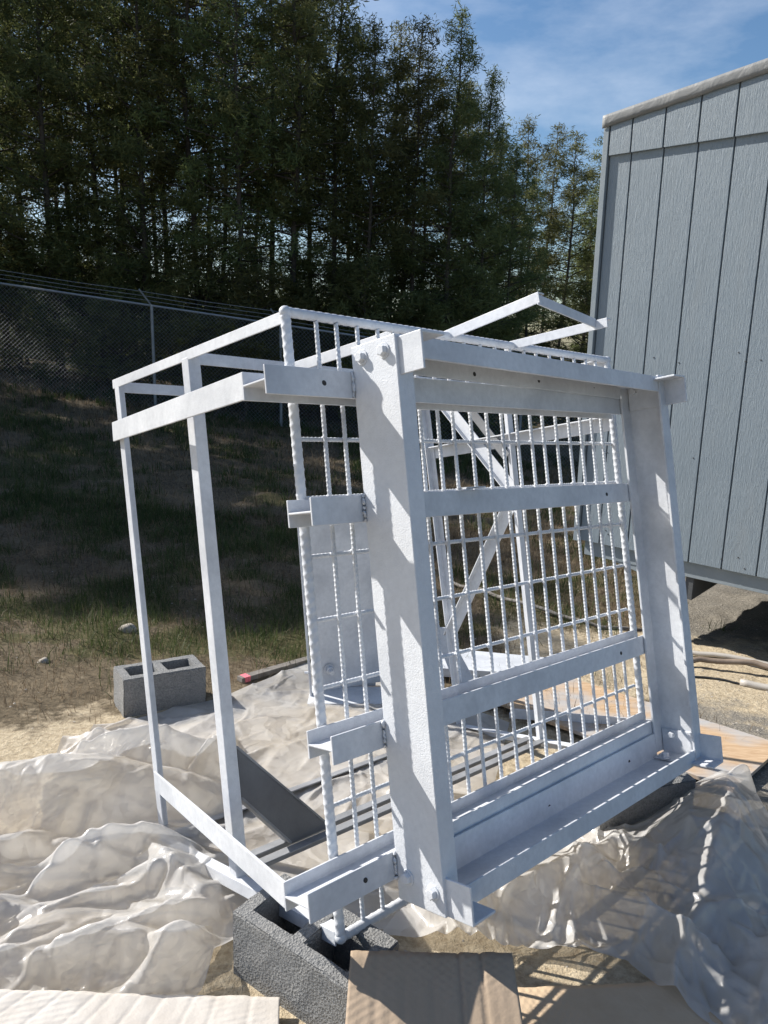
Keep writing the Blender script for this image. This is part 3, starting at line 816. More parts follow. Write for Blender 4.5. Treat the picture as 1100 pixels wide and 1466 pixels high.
# ------------------------------------------------------------------ plastic sheeting (relaxed as cloth)
def polyline(pts, n):
    p = np.array(pts, float); d = np.r_[0, np.cumsum(np.linalg.norm(np.diff(p, axis=0), axis=1))]; d /= d[-1]
    s = np.linspace(0, 1, n)
    return np.stack([np.interp(s, d, p[:, 0]), np.interp(s, d, p[:, 1])], -1)
def coons(near, far, left, right, nx, ny):
    B, T, L_, R_ = polyline(near, nx), polyline(far, nx), polyline(left, ny), polyline(right, ny)
    s = np.linspace(0, 1, nx)[None, :, None]; t_ = np.linspace(0, 1, ny)[:, None, None]
    return (1 - t_) * B[None] + t_ * T[None] + (1 - s) * L_[:, None] + s * R_[:, None] - ((1 - s) * (1 - t_) * B[0] + s * (1 - t_) * B[-1] + (1 - s) * t_ * T[0] + s * t_ * T[-1])

def fold(x, y, cx_, cy_, ang, ln, wd, ht, bend=0.0, asym=0.0, p=1.4, rnd=0.0):
    """one long fold of film: tapering ridge with a pinched or rounded crest"""
    ca, sa = np.cos(ang), np.sin(ang)
    al = ((x - cx_) * ca + (y - cy_) * sa) / (ln / 2); ac = (-(x - cx_) * sa + (y - cy_) * ca)
    ac = (ac - bend * ln * al ** 2) / wd
    ac = ac + asym * np.clip(1 - np.abs(ac), 0, 1) * 0.6
    tp = np.clip(1 - al ** 2, 0, 1) ** 0.9
    a_ = np.abs(ac) / (0.35 + 0.65 * tp)
    f = np.clip(1 - a_, 0, 1)
    return ht * tp * ((1 - rnd) * f ** p + rnd * (f * f * (3 - 2 * f)))

def sheet(name, XY, majors, minors, seed, label, lift=0.008, name_edge=True):
    x, y = XY[..., 0], XY[..., 1]
    r = np.random.default_rng(seed)
    # wander the coordinates so that no fold runs dead straight
    wx = x + 0.10 * (fbm(x * 2.3, y * 2.3, seed + 1) - .5)
    wy = y + 0.10 * (fbm(x * 2.3 + 7, y * 2.3, seed + 3) - .5)
    jr = 0.0; dxy = np.linalg.norm(np.gradient(XY, axis=1), axis=-1); dyy = np.linalg.norm(np.gradient(XY, axis=0), axis=-1)
    jx = r.uniform(-jr, jr, x.shape) * dxy; jy = r.uniform(-jr, jr, x.shape) * dyy
    jx[0] = jx[-1] = 0; jx[:, 0] = jx[:, -1] = 0; jy[0] = jy[-1] = 0; jy[:, 0] = jy[:, -1] = 0
    x = x + jx; y = y + jy; wx = wx + jx; wy = wy + jy
    h = np.zeros_like(x)
    for m in majors: h = np.maximum(h, fold(wx, wy, *m))
    big = h.copy()
    lay = np.zeros_like(x); mid_ = np.zeros_like(x); fine = np.zeros_like(x)
    for (n, xr, yr, ang, spread, ln, wd, ht) in minors:
        for k in range(n):
            w_ = r.uniform(*wd)
            f = fold(wx, wy, r.uniform(*xr), r.uniform(*yr), ang + r.normal(0, spread), r.uniform(*ln), w_, r.uniform(*ht) * (0.6 + w_ / wd[1]), r.normal(0, 0.12), r.uniform(-1, 1), r.uniform(1.0, 1.9), r.choice([0.0, 0.2, 0.7]))
            if wd[1] <= 0.03: fine = np.maximum(fine, f)
            elif wd[1] <= 0.06: mid_ = np.maximum(mid_, f)
            else: lay = np.maximum(lay, f)
    mid_ *= 0.75; h = h + mid_ + fine
    h = h + lay * (0.40 + 0.60 * np.exp(-big / 0.10))
    h = h + 0.010 * (fbm(wx * 5, wy * 5, seed + 8, 2) - 0.5)
    for _ in range(2):
        g = h.copy(); g[1:-1, 1:-1] = (h[1:-1, 1:-1] * 4 + h[:-2, 1:-1] + h[2:, 1:-1] + h[1:-1, :-2] + h[1:-1, 2:]) / 8; h = g
    h = h * (0.12 + 0.88 * sstep(1.44, 1.68, y)) if name_edge else h
    # overhang: steep flanks lean the way the pile slumps
    lean = 0.35 * h
    X_ = x - lean * 0.35; Y_ = y - lean * 0.9
    Zs = ground_base(X_, Y_) + lift + np.maximum(h, 0)
    Q = np.stack([X_, Y_, Zs], -1)
    ny, nx = Q.shape[:2]; ii = np.arange(nx * ny).reshape(ny, nx)
    q4 = np.stack([ii[:-1, :-1], ii[:-1, 1:], ii[1:, 1:], ii[1:, :-1]], -1).reshape(-1, 4)
    F = q4
    me = np_mesh(name, Q.reshape(-1, 3), F)
    o = add_obj(name, me, M_FILM, smooth=True)
    return props(o, label, 'plastic sheet', 'plastic drop sheets under the cage')

rad = math.radians
XA = coons([(-1.85, 1.42), (-0.95, 1.45), (-0.43, 1.55), (-0.37, 1.80), (0.12, 1.84)],
           [(-1.22, 3.08), (-0.78, 3.46), (-0.42, 4.02), (0.05, 3.80), (0.62, 3.30)],
           [(-1.85, 1.42), (-1.62, 2.2), (-1.32, 2.42), (-1.22, 3.08)],
           [(0.12, 1.84), (0.40, 2.45), (0.62, 3.30)], 290, 280)
sheet('plastic_sheet', XA,
      # x, y, angle, length, half width, height, bend, asym, power, roundness
      [(-1.10, 2.36, rad(18), 1.25, 0.34, 0.27, 0.05, 0.3, 1.2, 0.8), (-0.86, 2.56, rad(25), 0.75, 0.20, 0.26, 0.1, -0.4, 1.3, 0.5),
       (-0.98, 2.72, rad(160), 0.8, 0.20, 0.15, 0.1, 0.3, 1.4, 0.4), (-0.66, 2.74, rad(80), 0.62, 0.11, 0.15, 0.1, 0.5, 1.3, 0.3),
       (-0.80, 2.10, rad(35), 0.50, 0.14, 0.16, -0.1, 0.3, 1.5, 0.1), (-0.62, 2.02, rad(140), 0.45, 0.13, 0.12, 0.0, 0.3, 1.4, 0.2),
       (-1.25, 2.02, rad(12), 0.9, 0.16, 0.12, 0.1, 0.2, 1.2, 0.6), (-0.62, 1.70, rad(35), 0.55, 0.12, 0.13, 0.1, -0.3, 1.4, 0.1), (-0.50, 1.66, rad(70), 0.35, 0.10, 0.12, 0, 0, 1.4, 0.2)],
      [(24, (-1.75, -0.45), (1.45, 2.15), rad(20), 0.35, (0.45, 1.1), (0.05, 0.13), (0.025, 0.07)),
       (34, (-1.75, -0.42), (1.45, 2.2), rad(30), 0.6, (0.2, 0.6), (0.02, 0.06), (0.015, 0.045)),
       (22, (-1.5, -0.6), (2.0, 2.9), rad(35), 0.5, (0.25, 0.8), (0.04, 0.11), (0.015, 0.045)),
       (210, (-1.75, -0.45), (1.45, 2.8), rad(40), 0.9, (0.10, 0.40), (0.009, 0.028), (0.006, 0.017)),
       (34, (-1.0, 0.5), (2.5, 3.8), rad(60), 0.5, (0.3, 0.9), (0.03, 0.10), (0.004, 0.014)),
       (90, (-0.9, 0.5), (2.3, 3.8), rad(60), 0.9, (0.10, 0.40), (0.008, 0.022), (0.003, 0.009)),
       (20, (-0.5, 0.3), (1.9, 2.7), rad(20), 0.6, (0.2, 0.6), (0.04, 0.10), (0.012, 0.035))],
      11, 'crumpled milky plastic sheet piled at left and spread flat under the cage')

XB = coons([(0.02, 1.82), (0.35, 1.78), (0.68, 1.74), (0.84, 1.50), (0.93, 1.28)],
           [(0.30, 2.25), (0.70, 2.42), (0.98, 2.42), (1.28, 2.66), (1.52, 2.82)],
           [(0.02, 1.80), (0.15, 2.05), (0.30, 2.25)],
           [(0.93, 1.28), (1.20, 1.75), (1.36, 2.2), (1.52, 2.82)], 220, 170)
sheet('plastic_sheet', XB,
      [(1.14, 2.28, rad(62), 1.30, 0.28, 0.22, 0.04, 0.3, 1.1, 0.5), (0.92, 1.98, rad(120), 0.80, 0.22, 0.13, 0.05, 0.3, 1.2, 0.6), (0.52, 2.00, rad(25), 0.8, 0.20, 0.15, 0.1, 0.2, 1.3, 0.4),
       (0.74, 1.86, rad(150), 0.7, 0.12, 0.12, 0.1, 0.4, 1.4, 0.2), (1.02, 1.62, rad(75), 0.6, 0.14, 0.13, 0.1, 0.4, 1.4, 0.2), (1.40, 2.68, rad(30), 0.26, 0.09, 0.17, 0.1, 0.4, 1.2, 0.1)],
      [(26, (0.2, 1.3), (1.5, 2.4), rad(125), 0.5, (0.3, 0.9), (0.04, 0.12), (0.015, 0.05)), (14, (0.7, 1.35), (1.4, 2.3), rad(65), 0.4, (0.3, 0.7), (0.04, 0.10), (0.02, 0.05)),
       (170, (0.1, 1.4), (1.4, 2.6), rad(90), 1.0, (0.10, 0.4), (0.009, 0.028), (0.005, 0.015)), (20, (0.3, 1.3), (1.5, 2.4), rad(100), 0.7, (0.2, 0.5), (0.02, 0.05), (0.012, 0.035))],
      29, 'bunched milky plastic sheet in the shade right of the cage foot', 0.02, False)

# ------------------------------------------------------------------ trailer with grooved siding
SH = Vector((0.742704, -0.66961581, 0.00233065)); SU = Vector((-0.00931863, -0.00685541, 0.99993308)); SN = Vector((-0.66955503, -0.74267602, -0.01133144))
SP0 = Vector((1.90448375, 4.57446508, 0.30958232))
shed = empty('office_trailer')
sm = Matrix.Identity(4)
sb = -SN                                      # local Y goes into the building
for i in range(3):
    sm[i][0] = SH[i]; sm[i][1] = sb[i]; sm[i][2] = SU[i]; sm[i][3] = SP0[i]
shed.matrix_world = sm
props(shed, 'blue-grey trailer with vertical grooved wood siding and crinkled roof edge', 'trailer')
S0, S1 = -0.772, 2.45
def roof_y(s): return 2.715 + (s - 0.02) * 0.142
gro = [0.0 + 0.2005 * k for k in range(-3, 13)]
edges = [S0 + 0.028] + [g for g in gro if g > S0 + 0.1] + [S1]
def boxm(name, x0, x1, y0, y1, z0, z1, mat, parent, bevel=0.002):
    return extrude_profile(name, rect(x0, x1, y0, y1), (0, 0, z0), (0, 0, z1), X, Y, mat, parent, bevel)
for a, b in zip(edges[:-1], edges[1:]):
    g2 = 0.0045
    boxm('siding_board', a + g2, b - g2, 0.0, 0.016, -0.004 + random.uniform(-.001, .001), 2.45, M_SIDING, shed, 0.002)
    # upper band board, set proud
    top0, top1 = roof_y(a) + 0.030, roof_y(b) + 0.030
    quad = [(a + g2, 2.437), (b - g2, 2.437), (b - g2, top1), (a + g2, top0)]
    v = [Vector((x, -0.020, z)) for x, z in quad] + [Vector((x, -0.003, z)) for x, z in quad]
    add_obj('band_board', mesh_from('band_board', v, [(0, 1, 2, 3), (7, 6, 5, 4), (0, 4, 5, 1), (1, 5, 6, 2), (2, 6, 7, 3), (3, 7, 4, 0)]), M_SIDING, shed, 0.002)
# sheathing behind the grooves, far walls
boxm('wall_core', S0 + 0.004, S1, 0.017, 5.0, 0.0, 2.45, M_TRIM, shed, 0)
v = [Vector((S0 + 0.004, 0.0, 2.452)), Vector((S1, 0.0, 2.452)), Vector((S1, 0.0, roof_y(S1) + 0.03)), Vector((S0 + 0.004, 0.0, roof_y(S0) + 0.03))]
v += [p + Vector((0, 5.0, 0)) for p in v]
add_obj('gable_core', mesh_from('gable_core', v, [(0, 1, 2, 3), (7, 6, 5, 4), (0, 4, 5, 1), (1, 5, 6, 2), (2, 6, 7, 3), (3, 7, 4, 0)]), M_TRIM, shed)
boxm('corner_trim', S0 - 0.012, S0 + 0.022, -0.022, 0.05, -0.01, roof_y(S0) + 0.02, M_TRIM, shed, 0.002)
# crinkled roof edge
ns = 150; vs_, fs = [], []
ss = np.linspace(S0 - 0.02, S1 + 0.02, ns)
wob = (fbm(ss * 9, ss * 0, 41) - 0.5) * 0.006; wob2 = (fbm(ss * 14, ss * 0 + 4, 43) - 0.5) * 0.012
for i, s in enumerate(ss):
    y0 = roof_y(s)
    pr = [(-0.0265 + wob[i] * .3, -0.004 + wob2[i] * 0.5), (-0.031 + wob[i] * .5, 0.022 + wob2[i] * .3), (-0.031 + wob[i] * .5, 0.050), (-0.029 + wob[i] * .3, 0.064 + wob[i] * .15), (0.06, 0.066), (5.0, 0.066)]
    for yy, zz in pr: vs_.append(Vector((s, yy, y0 + zz)))
for i in range(ns - 1):
    for k in range(5): fs.append((i * 6 + k, i * 6 + k + 1, (i + 1) * 6 + k + 1, (i + 1) * 6 + k))
rf = add_obj('roof_flashing', mesh_from('roof_flashing', vs_, fs), M_FLASH, shed, smooth=True)
sm_ = rf.modifiers.new('sheet', 'SOLIDIFY'); sm_.thickness = 0.004
# floor edge beam and outrigger
boxm('floor_beam', S0 + 0.05, S1, 0.035, 0.16, -0.11, -0.012, M_TRIM, shed)
boxm('floor_pan', S0 + 0.06, S1, 0.17, 5.0, -0.10, -0.02, M_UNDER, shed, 0)
boxm('outrigger', -0.02, 0.03, 0.05, 0.95, -0.26, -0.112, M_UNDER, shed)
boxm('outrigger', 1.5, 1.55, 0.05, 0.95, -0.26, -0.112, M_UNDER, shed)
quadbox('skirt_panel', [(-0.52, 0.04, -0.112), (-0.03, 0.04, -0.112), (-0.03, 0.04, -0.215), (-0.30, 0.04, -0.16)], 0.03, (0, 1, 0), M_TRIM, shed)
for xx in (0.7, 2.2):
    for yy in (1.2, 3.6):
        boxm('support_pier', xx, xx + 0.3, yy, yy + 0.3, -0.75, -0.10, M_BLOCK, shed)
# nail heads and scars on the boards
for _ in range(26):
    s = random.uniform(S0 + 0.1, 1.2); z = random.choice([0.05, 0.06, 0.65, 1.25, 1.9]) + random.uniform(-.05, .05)
    me = bpy.data.meshes.get('nail_head')
    if me is None:
        me = bpy.data.meshes.new('nail_head'); bm = bmesh.new(); bmesh.ops.create_cone(bm, cap_ends=True, segments=8, radius1=0.005, radius2=0.004, depth=0.003); bm.to_mesh(me); bm.free(); me.materials.append(M_UNDER)
    o = bpy.data.objects.new('nail_head', me); COL.objects.link(o); o.parent = shed; o.location = (s, -0.001, z); o.rotation_euler = (math.pi / 2, 0, 0)

# ------------------------------------------------------------------ chain-link fence with barbed wire
fence = empty('chain_link_fence', (-4.6, 15.2, 0))
props(fence, 'galvanized chain-link fence with barbed wire arms along the tree line', 'fence')
bpy.context.view_layer.update()
FO = Vector(fence.location)
fd0 = Vector((-4.61, 15.25)); fdir = Vector((2.47, 0.24)) / 2.482; bay = 2.482
def fpt(k): p = fd0 + fdir * (bay * k); return p
def ftop(x): return 2.13 - 0.118 * (x + 4.61)
def fbot(x): return 0.12 - 0.128 * (x + 4.61)
def loc(p): return Vector(p) - FO
ks = list(range(-3, 6))
for k in ks:
    if k == -1: continue
    p = fpt(k); z0, z1 = fbot(p.x) - 0.3, ftop(p.x) + 0.02
    po = add_obj('post', tube_mesh('post', [loc((p.x, p.y, z0)), loc((p.x, p.y, z1))], 0.030, 10), M_GALV, fence, smooth=False)
    add_obj('barb_arm', tube_mesh('barb_arm', [loc((p.x, p.y, z1 - 0.02)), loc((p.x - 0.16, p.y - 0.22, z1 + 0.27))], 0.016, 6), M_GALV, po)
for k in ks[:-1]:
    a, b = fpt(k), fpt(k + 1)
    add_obj('top_rail', tube_mesh('top_rail', [loc((a.x, a.y, ftop(a.x))), loc((b.x, b.y, ftop(b.x)))], 0.021, 8), M_GALV, fence)
    # wires of this bay: two families of diagonals
    V, F = [], []
    pitch = 0.078; hgt = ftop(a.x) - fbot(a.x)
    n = int(bay / pitch); m = int(hgt / pitch)
    r = 0.0021
    def wire(s0, t0, s1, t1, off):
        A = a + fdir * s0; B = a + fdir * s1
        def pt(pxy, t): return Vector((pxy.x, pxy.y - off, fbot(pxy.x) + (ftop(pxy.x) - fbot(pxy.x)) * t / hgt)) - FO
        p, q_ = pt(A, t0), pt(B, t1)
        d = (q_ - p).normalized(); x_ = d.cross(Vector((0, 1, 0))).normalized() * r; y_ = Vector((0, 1, 0)) * r
        s = len(V)
        for c in (p, q_):
            V.extend([c + x_, c - x_ * 0.5 + y_ * 0.87, c - x_ * 0.5 - y_ * 0.87])
        for k_ in range(3): F.append((s + k_, s + (k_ + 1) % 3, s + 3 + (k_ + 1) % 3, s + 3 + k_))
    for i in range(-m, n):
        # rising right
        s0, t0 = i * pitch, 0.0; s1, t1 = s0 + hgt, hgt
        if s0 < 0: t0 = -s0; s0 = 0
        if s1 > bay: t1 -= (s1 - bay); s1 = bay
        if s1 - s0 > 0.02: wire(s0, t0, s1, t1, 0.036)
        s0, t0 = i * pitch, hgt; s1, t1 = s0 + hgt, 0.0
        if s0 < 0: t0 += s0; s0 = 0
        if s1 > bay: t1 += (s1 - bay); s1 = bay
        if s1 - s0 > 0.02: wire(s0, t0, s1, t1, 0.041)
    o = add_obj('chain_link_mesh', np_mesh('chain_link_mesh', np.array([tuple(v) for v in V]), np.array(F)), M_WIRE, fence)
    o['kind'] = 'stuff'
for j, f in enumerate((0.35, 0.65, 0.95)):
    pts = []
    for k in ks:
        p = fpt(k); z1 = ftop(p.x)
        pts.append(loc((p.x - 0.16 * f, p.y - 0.22 * f, z1 + 0.27 * f)))
        if k != ks[-1]:
            p2 = fpt(k + 0.5); pts.append(loc((p2.x - 0.16 * f, p2.y - 0.22 * f, ftop(p2.x) + 0.27 * f - 0.015)))
    wv_ = add_obj('barbed_wire', tube_mesh('barbed_wire', pts, 0.0045, 5), M_GALV, fence)

# ------------------------------------------------------------------ trees
def tree_meshes(seed, height, crown_base, rad, nbr, density, leaf, droop, spike, dead):
    r = np.random.default_rng(seed)
    # trunk
    n = 14; zs = np.linspace(-0.3, height, n)
    bx_ = np.cumsum(r.normal(0, 0.035, n)); by_ = np.cumsum(r.normal(0, 0.035, n))
    r0 = 0.0035 * height + 0.03
    rads = r0 * (1 - np.clip(zs / height, 0, 1)) ** 0.85 + 0.008
    seg = 7; th = np.arange(seg) * 2 * np.pi / seg
    TV = [np.stack([bx_[i] + rads[i] * np.cos(th), by_[i] + rads[i] * np.sin(th), np.full(seg, zs[i])], -1) for i in range(n)]
    tv = np.concatenate(TV); ii = np.arange(n * seg).reshape(n, seg); jj = np.roll(ii, -1, 1)
    tf = np.stack([ii[:-1], jj[:-1], jj[1:], ii[1:]], -1).reshape(-1, 4)
    Vt, Ft = [tv], [tf]; off = len(tv)
    tips = []; tint = []
    def limb(p0, d, L, rr, curve):
        nonlocal off
        m = 6; pts = []
        p = p0.copy(); dd_ = d.copy()
        for i in range(m):
            pts.append(p.copy()); p = p + dd_ * L / (m - 1); dd_ = dd_ + np.array([r.normal(0, .10), r.normal(0, .10), curve + r.normal(0, .06)]); dd_ /= np.linalg.norm(dd_)
        pts = np.array(pts)
        x_ = np.cross(d, [0, 0, 1.0]); x_ /= np.linalg.norm(x_) + 1e-6; y_ = np.cross(x_, d)
        rr_ = rr * (1 - np.linspace(0, 0.85, m))
        v = np.concatenate([np.stack([pts[i] + x_ * rr_[i], pts[i] - x_ * rr_[i] * .5 + y_ * rr_[i] * .87, pts[i] - x_ * rr_[i] * .5 - y_ * rr_[i] * .87]) for i in range(m)])
        ii = np.arange(m * 3).reshape(m, 3); jj = np.roll(ii, -1, 1)
        Vt.append(v); Ft.append(np.stack([ii[:-1], jj[:-1], jj[1:], ii[1:]], -1).reshape(-1, 4) + off); off += len(v)
        return pts
    for b in range(nbr):
        f = (b + r.random()) / nbr
        z = crown_base + (height - crown_base) * f ** 0.9
        prof = (1 - f) ** 0.75 * (0.55 + 0.45 * math.sin(min(1, f * 3.2) * math.pi / 2)) + 0.06
        L = rad * prof * r.choice([r.uniform(0.5, 1.05), r.uniform(0.9, 1.55)])
        an = b * 2.399 + r.normal(0, 0.4)
        el = spike * (0.2 + 0.8 * f) + r.normal(0, 0.12)
        d = np.array([math.cos(an) * math.cos(el), math.sin(an) * math.cos(el), math.sin(el)])
        k = np.interp(z, zs, np.arange(n)); p0 = np.array([np.interp(z, zs, bx_), np.interp(z, zs, by_), z])
        pts = limb(p0, d, L, 0.012 + 0.016 * (1 - f), -droop)
        # foliage tufts along the limb and on side twigs
        nt = max(3, int(density * L))
        cl = r.uniform(0.25, 1.0, max(2, int(L * 3.2))) ** 0.8
        u_ = np.clip(r.choice(cl, nt) + r.normal(0, 0.055, nt), 0.12, 1.03)
        base = np.stack([np.interp(u_, np.linspace(0, 1, len(pts)), pts[:, c]) for c in range(3)], -1)
        sp = 0.06 + 0.17 * L * (1 - 0.9 * u_)
        base = base + r.normal(0, 1, (nt, 3)) * sp[:, None] * np.array([1, 1, 0.65])
        tips.append(base); tint.append(np.clip(0.25 + 0.5 * u_ + r.normal(0, .18, nt), 0, 1))
    for b in range(dead):                                   # bare lower limbs
        z = r.uniform(min(0.8, crown_base), crown_base + 0.6)
        an = r.uniform(0, 6.28); el = r.uniform(-0.25, 0.35)
        d = np.array([math.cos(an) * math.cos(el), math.sin(an) * math.cos(el), math.sin(el)])
        p0 = np.array([np.interp(z, zs, bx_), np.interp(z, zs, by_), z])
        limb(p0, d, r.uniform(0.4, 1.3), 0.010, 0.02)
    tips = np.concatenate(tips); tint = np.concatenate(tint)
    nl = 15
    c = np.repeat(tips, nl, 0) + r.normal(0, leaf * 0.50, (len(tips) * nl, 3))
    tn = np.clip(np.repeat(tint, nl) + r.normal(0, 0.15, len(c)), 0, 1)
    d = r.normal(0, 1, c.shape); d[:, 2] = d[:, 2] * 0.7 + 0.35; d /= np.linalg.norm(d, axis=1, keepdims=True)
    s = np.cross(d, r.normal(0, 1, c.shape)); s /= np.linalg.norm(s, axis=1, keepdims=True) + 1e-6
    Ln = leaf * r.uniform(0.6, 1.3, (len(c), 1)); Wd = Ln * 0.075
    v = np.stack([c - d * Ln * .5, c + s * Wd + d * Ln * .05, c + d * Ln * .5, c - s * Wd + d * Ln * .05], 1).reshape(-1, 3)
    f = np.arange(len(v)).reshape(-1, 4)
    trunk = np_mesh('trunk', np.concatenate(Vt), np.concatenate(Ft)); trunk.materials.append(M_BARK)
    crown = np_mesh('crown', v, f, np.repeat(tn, 4))
    return trunk, crown

variants = []
specs = [  # seed,height,base,rad,branches,density,leaf,droop,spike,dead, material
    (1, 10.0, 0.9, 1.55, 104, 16, 0.15, 0.02, 0.55, 14, M_LEAF),
    (2, 9.2, 2.3, 1.50, 82, 15, 0.15, 0.03, 0.45, 30, M_LEAF),
    (3, 10.6, 3.6, 1.75, 72, 14, 0.16, 0.04, 0.35, 46, M_LEAF2),
    (4, 9.6, 1.4, 1.35, 100, 16, 0.14, 0.00, 0.75, 16, M_LEAF),
    (5, 10.2, 4.2, 1.65, 64, 13, 0.17, 0.05, 0.30, 52, M_LEAF2),
    (6, 9.0, 3.0, 1.35, 52, 11, 0.17, 0.02, 0.50, 40, M_LEAF2),
]
for s in specs:
    tr_, cr_ = tree_meshes(*s[:10]); cr_.materials.append(s[10]); variants.append((tr_, cr_))
kinds = {0: 'dense dark evergreen', 1: 'bare-trunked dark evergreen', 2: 'tall olive pine',
         3: 'narrow upswept evergreen', 4: 'high-crowned olive pine', 5: 'thin ragged pine'}
def place_tree(vi, x, y, s, rot, label, sz=1.0):
    root = empty('evergreen_tree', (x, y, float(ground_base(x, y)) - 0.05))
    root.scale = (s, s, s * sz); root.rotation_euler = (0, 0, rot)
    for nm, me in zip(('trunk', 'crown'), variants[vi]):
        o = bpy.data.objects.new(nm, me); COL.objects.link(o); o.parent = root
    props(root, label, 'tree', 'evergreens behind the fence')
rt = random.Random(5)
def px_x(px, y): return (px - 550) / 1090.45 * y * 1.0
rows = []
# front row behind the fence, left to right (picture column, distance, variant, size, vertical stretch)
front = [(-60, 17.6, 0, 1.12), (15, 18.0, 3, 1.15), (85, 17.4, 0, 1.10), (150, 18.2, 1, 1.18), (215, 17.8, 3, 1.10), (285, 18.4, 2, 1.10), (345, 17.6, 1, 1.14),
         (415, 18.2, 2, 1.12), (470, 18.8, 0, 1.10), (520, 18.0, 1, 0.95), (575, 18.6, 4, 0.86), (625, 18.0, 0, 0.88), (672, 18.8, 3, 0.85), (712, 19.6, 1, 0.80)]
second = [(-20, 20.5, 1, 1.2), (50, 21.5, 2, 1.2), (120, 20.8, 4, 1.25), (185, 21.6, 2, 1.2), (250, 20.6, 4, 1.2), (315, 21.4, 5, 1.2), (380, 20.8, 4, 1.18), (440, 21.8, 2, 1.18),
          (500, 21.0, 5, 1.08), (550, 22.0, 2, 0.96), (600, 21.2, 4, 0.95), (650, 22.2, 2, 0.86), (700, 21.4, 5, 0.86), (745, 23.0, 5, 0.80)]
third = [(20, 25.5, 4, 1.2), (100, 26, 2, 1.2), (170, 25, 5, 1.25), (235, 26, 4, 1.2), (300, 25.4, 2, 1.2), (362, 26.2, 5, 1.2), (425, 25.2, 4, 1.2), (485, 26, 5, 1.15),
         (560, 26.4, 5, 1.1), (640, 27, 4, 1.05), (690, 26.2, 5, 0.98), (735, 27.4, 4, 1.0), (785, 27.0, 5, 1.10), (822, 28.5, 1, 0.94), (858, 27.5, 2, 0.96), (895, 28.5, 0, 1.02), (765, 31, 2, 1.0), (835, 32, 4, 1.08), (880, 33, 2, 1.15)]
pos_words = {0: 'row nearest the fence', 1: 'second row behind the fence', 2: 'farthest row of the wood'}
ords = ['first', 'second', 'third', 'fourth', 'fifth', 'sixth', 'seventh', 'eighth', 'ninth', 'tenth', 'eleventh', 'twelfth', 'thirteenth', 'fourteenth', 'fifteenth', 'sixteenth', 'seventeenth', 'eighteenth', 'nineteenth', 'twentieth', 'twenty-first', 'twenty-second', 'twenty-third', 'twenty-fourth']
for ri, row in enumerate((front, second, third)):
    order = sorted(range(len(row)), key=lambda i: row[i][0])
    for n_, i in enumerate(order):
        px, d, vi, s = row[i]
        place_tree(vi, px_x(px, d), d, s * rt.uniform(0.96, 1.04), rt.uniform(0, 6.28), f'{kinds[vi]}, {ords[n_]} from left in the {pos_words[ri]}')
for s in ((31, 3.0, 0.15, 1.5, 44, 17, 0.15, 0.0, 0.8, 6), (32, 3.7, 0.2, 1.4, 50, 14, 0.16, 0.0, 0.9, 10)):
    tr_, cr_ = tree_meshes(*s); cr_.materials.append(M_LEAF2 if s[0] == 31 else M_LEAF); variants.append((tr_, cr_))
n_ = 0
for rname, d, px0, px1, stp in (('just behind the fence', 17.0, -60, 720, 82), ('among the second trunks', 19.6, -30, 760, 74), ('deep between the trunks', 23.5, -40, 860, 66), ('at the far side of the wood', 29.5, -20, 930, 62)):
    px = px0; n_ = 0
    while px < px1:
        q_ = px + rt.uniform(-18, 18); vi = rt.choice((6, 7)); dd_ = d + rt.uniform(-.5, .5)
        root = empty('understory_shrub', (px_x(q_, dd_), dd_, float(ground_base(px_x(q_, dd_), dd_)) - 0.05))
        sc_ = rt.uniform(0.75, 1.25); root.scale = (sc_ * 1.15, sc_ * 1.15, sc_); root.rotation_euler = (0, 0, rt.uniform(0, 6.28))
        for nm, me in zip(('trunk', 'crown'), variants[vi]):
            o = bpy.data.objects.new(nm, me); COL.objects.link(o); o.parent = root
        props(root, f'dark undergrowth shrub {rname}, {ords[n_]} from left', 'shrub', 'undergrowth shrubs')
        px += stp; n_ += 1
# the wood carries on beyond the left edge of the picture
k = 0
for (x, y, vi, s) in [(-11.4, 10.3, 0, .93), (-11.9, 10.9, 3, .95), (-11.0, 11.4, 1, .96), (-10.6, 15.2, 0, .96), (-12.4, 11.4, 3, .95), (-11.3, 12.4, 1, .98), (-12.6, 13.2, 0, .95), (-11.6, 14.2, 3, .98), (-12.8, 15.2, 0, 1.0), (-11.2, 16.0, 1, 1.0), (-10.4, 17.6, 0, 1.05),
                      (-13.4, 10.6, 1, .98), (-14.0, 12.2, 0, 1.0), (-13.9, 14.2, 2, 1.0), (-15.2, 13.4, 3, 1.05), (-14.6, 11.0, 0, 1.0)]:
    place_tree(vi, x, y, s, rt.uniform(0, 6.28), f'{kinds[vi]} standing {ords[k]} in the wood beyond the left picture edge'); k += 1

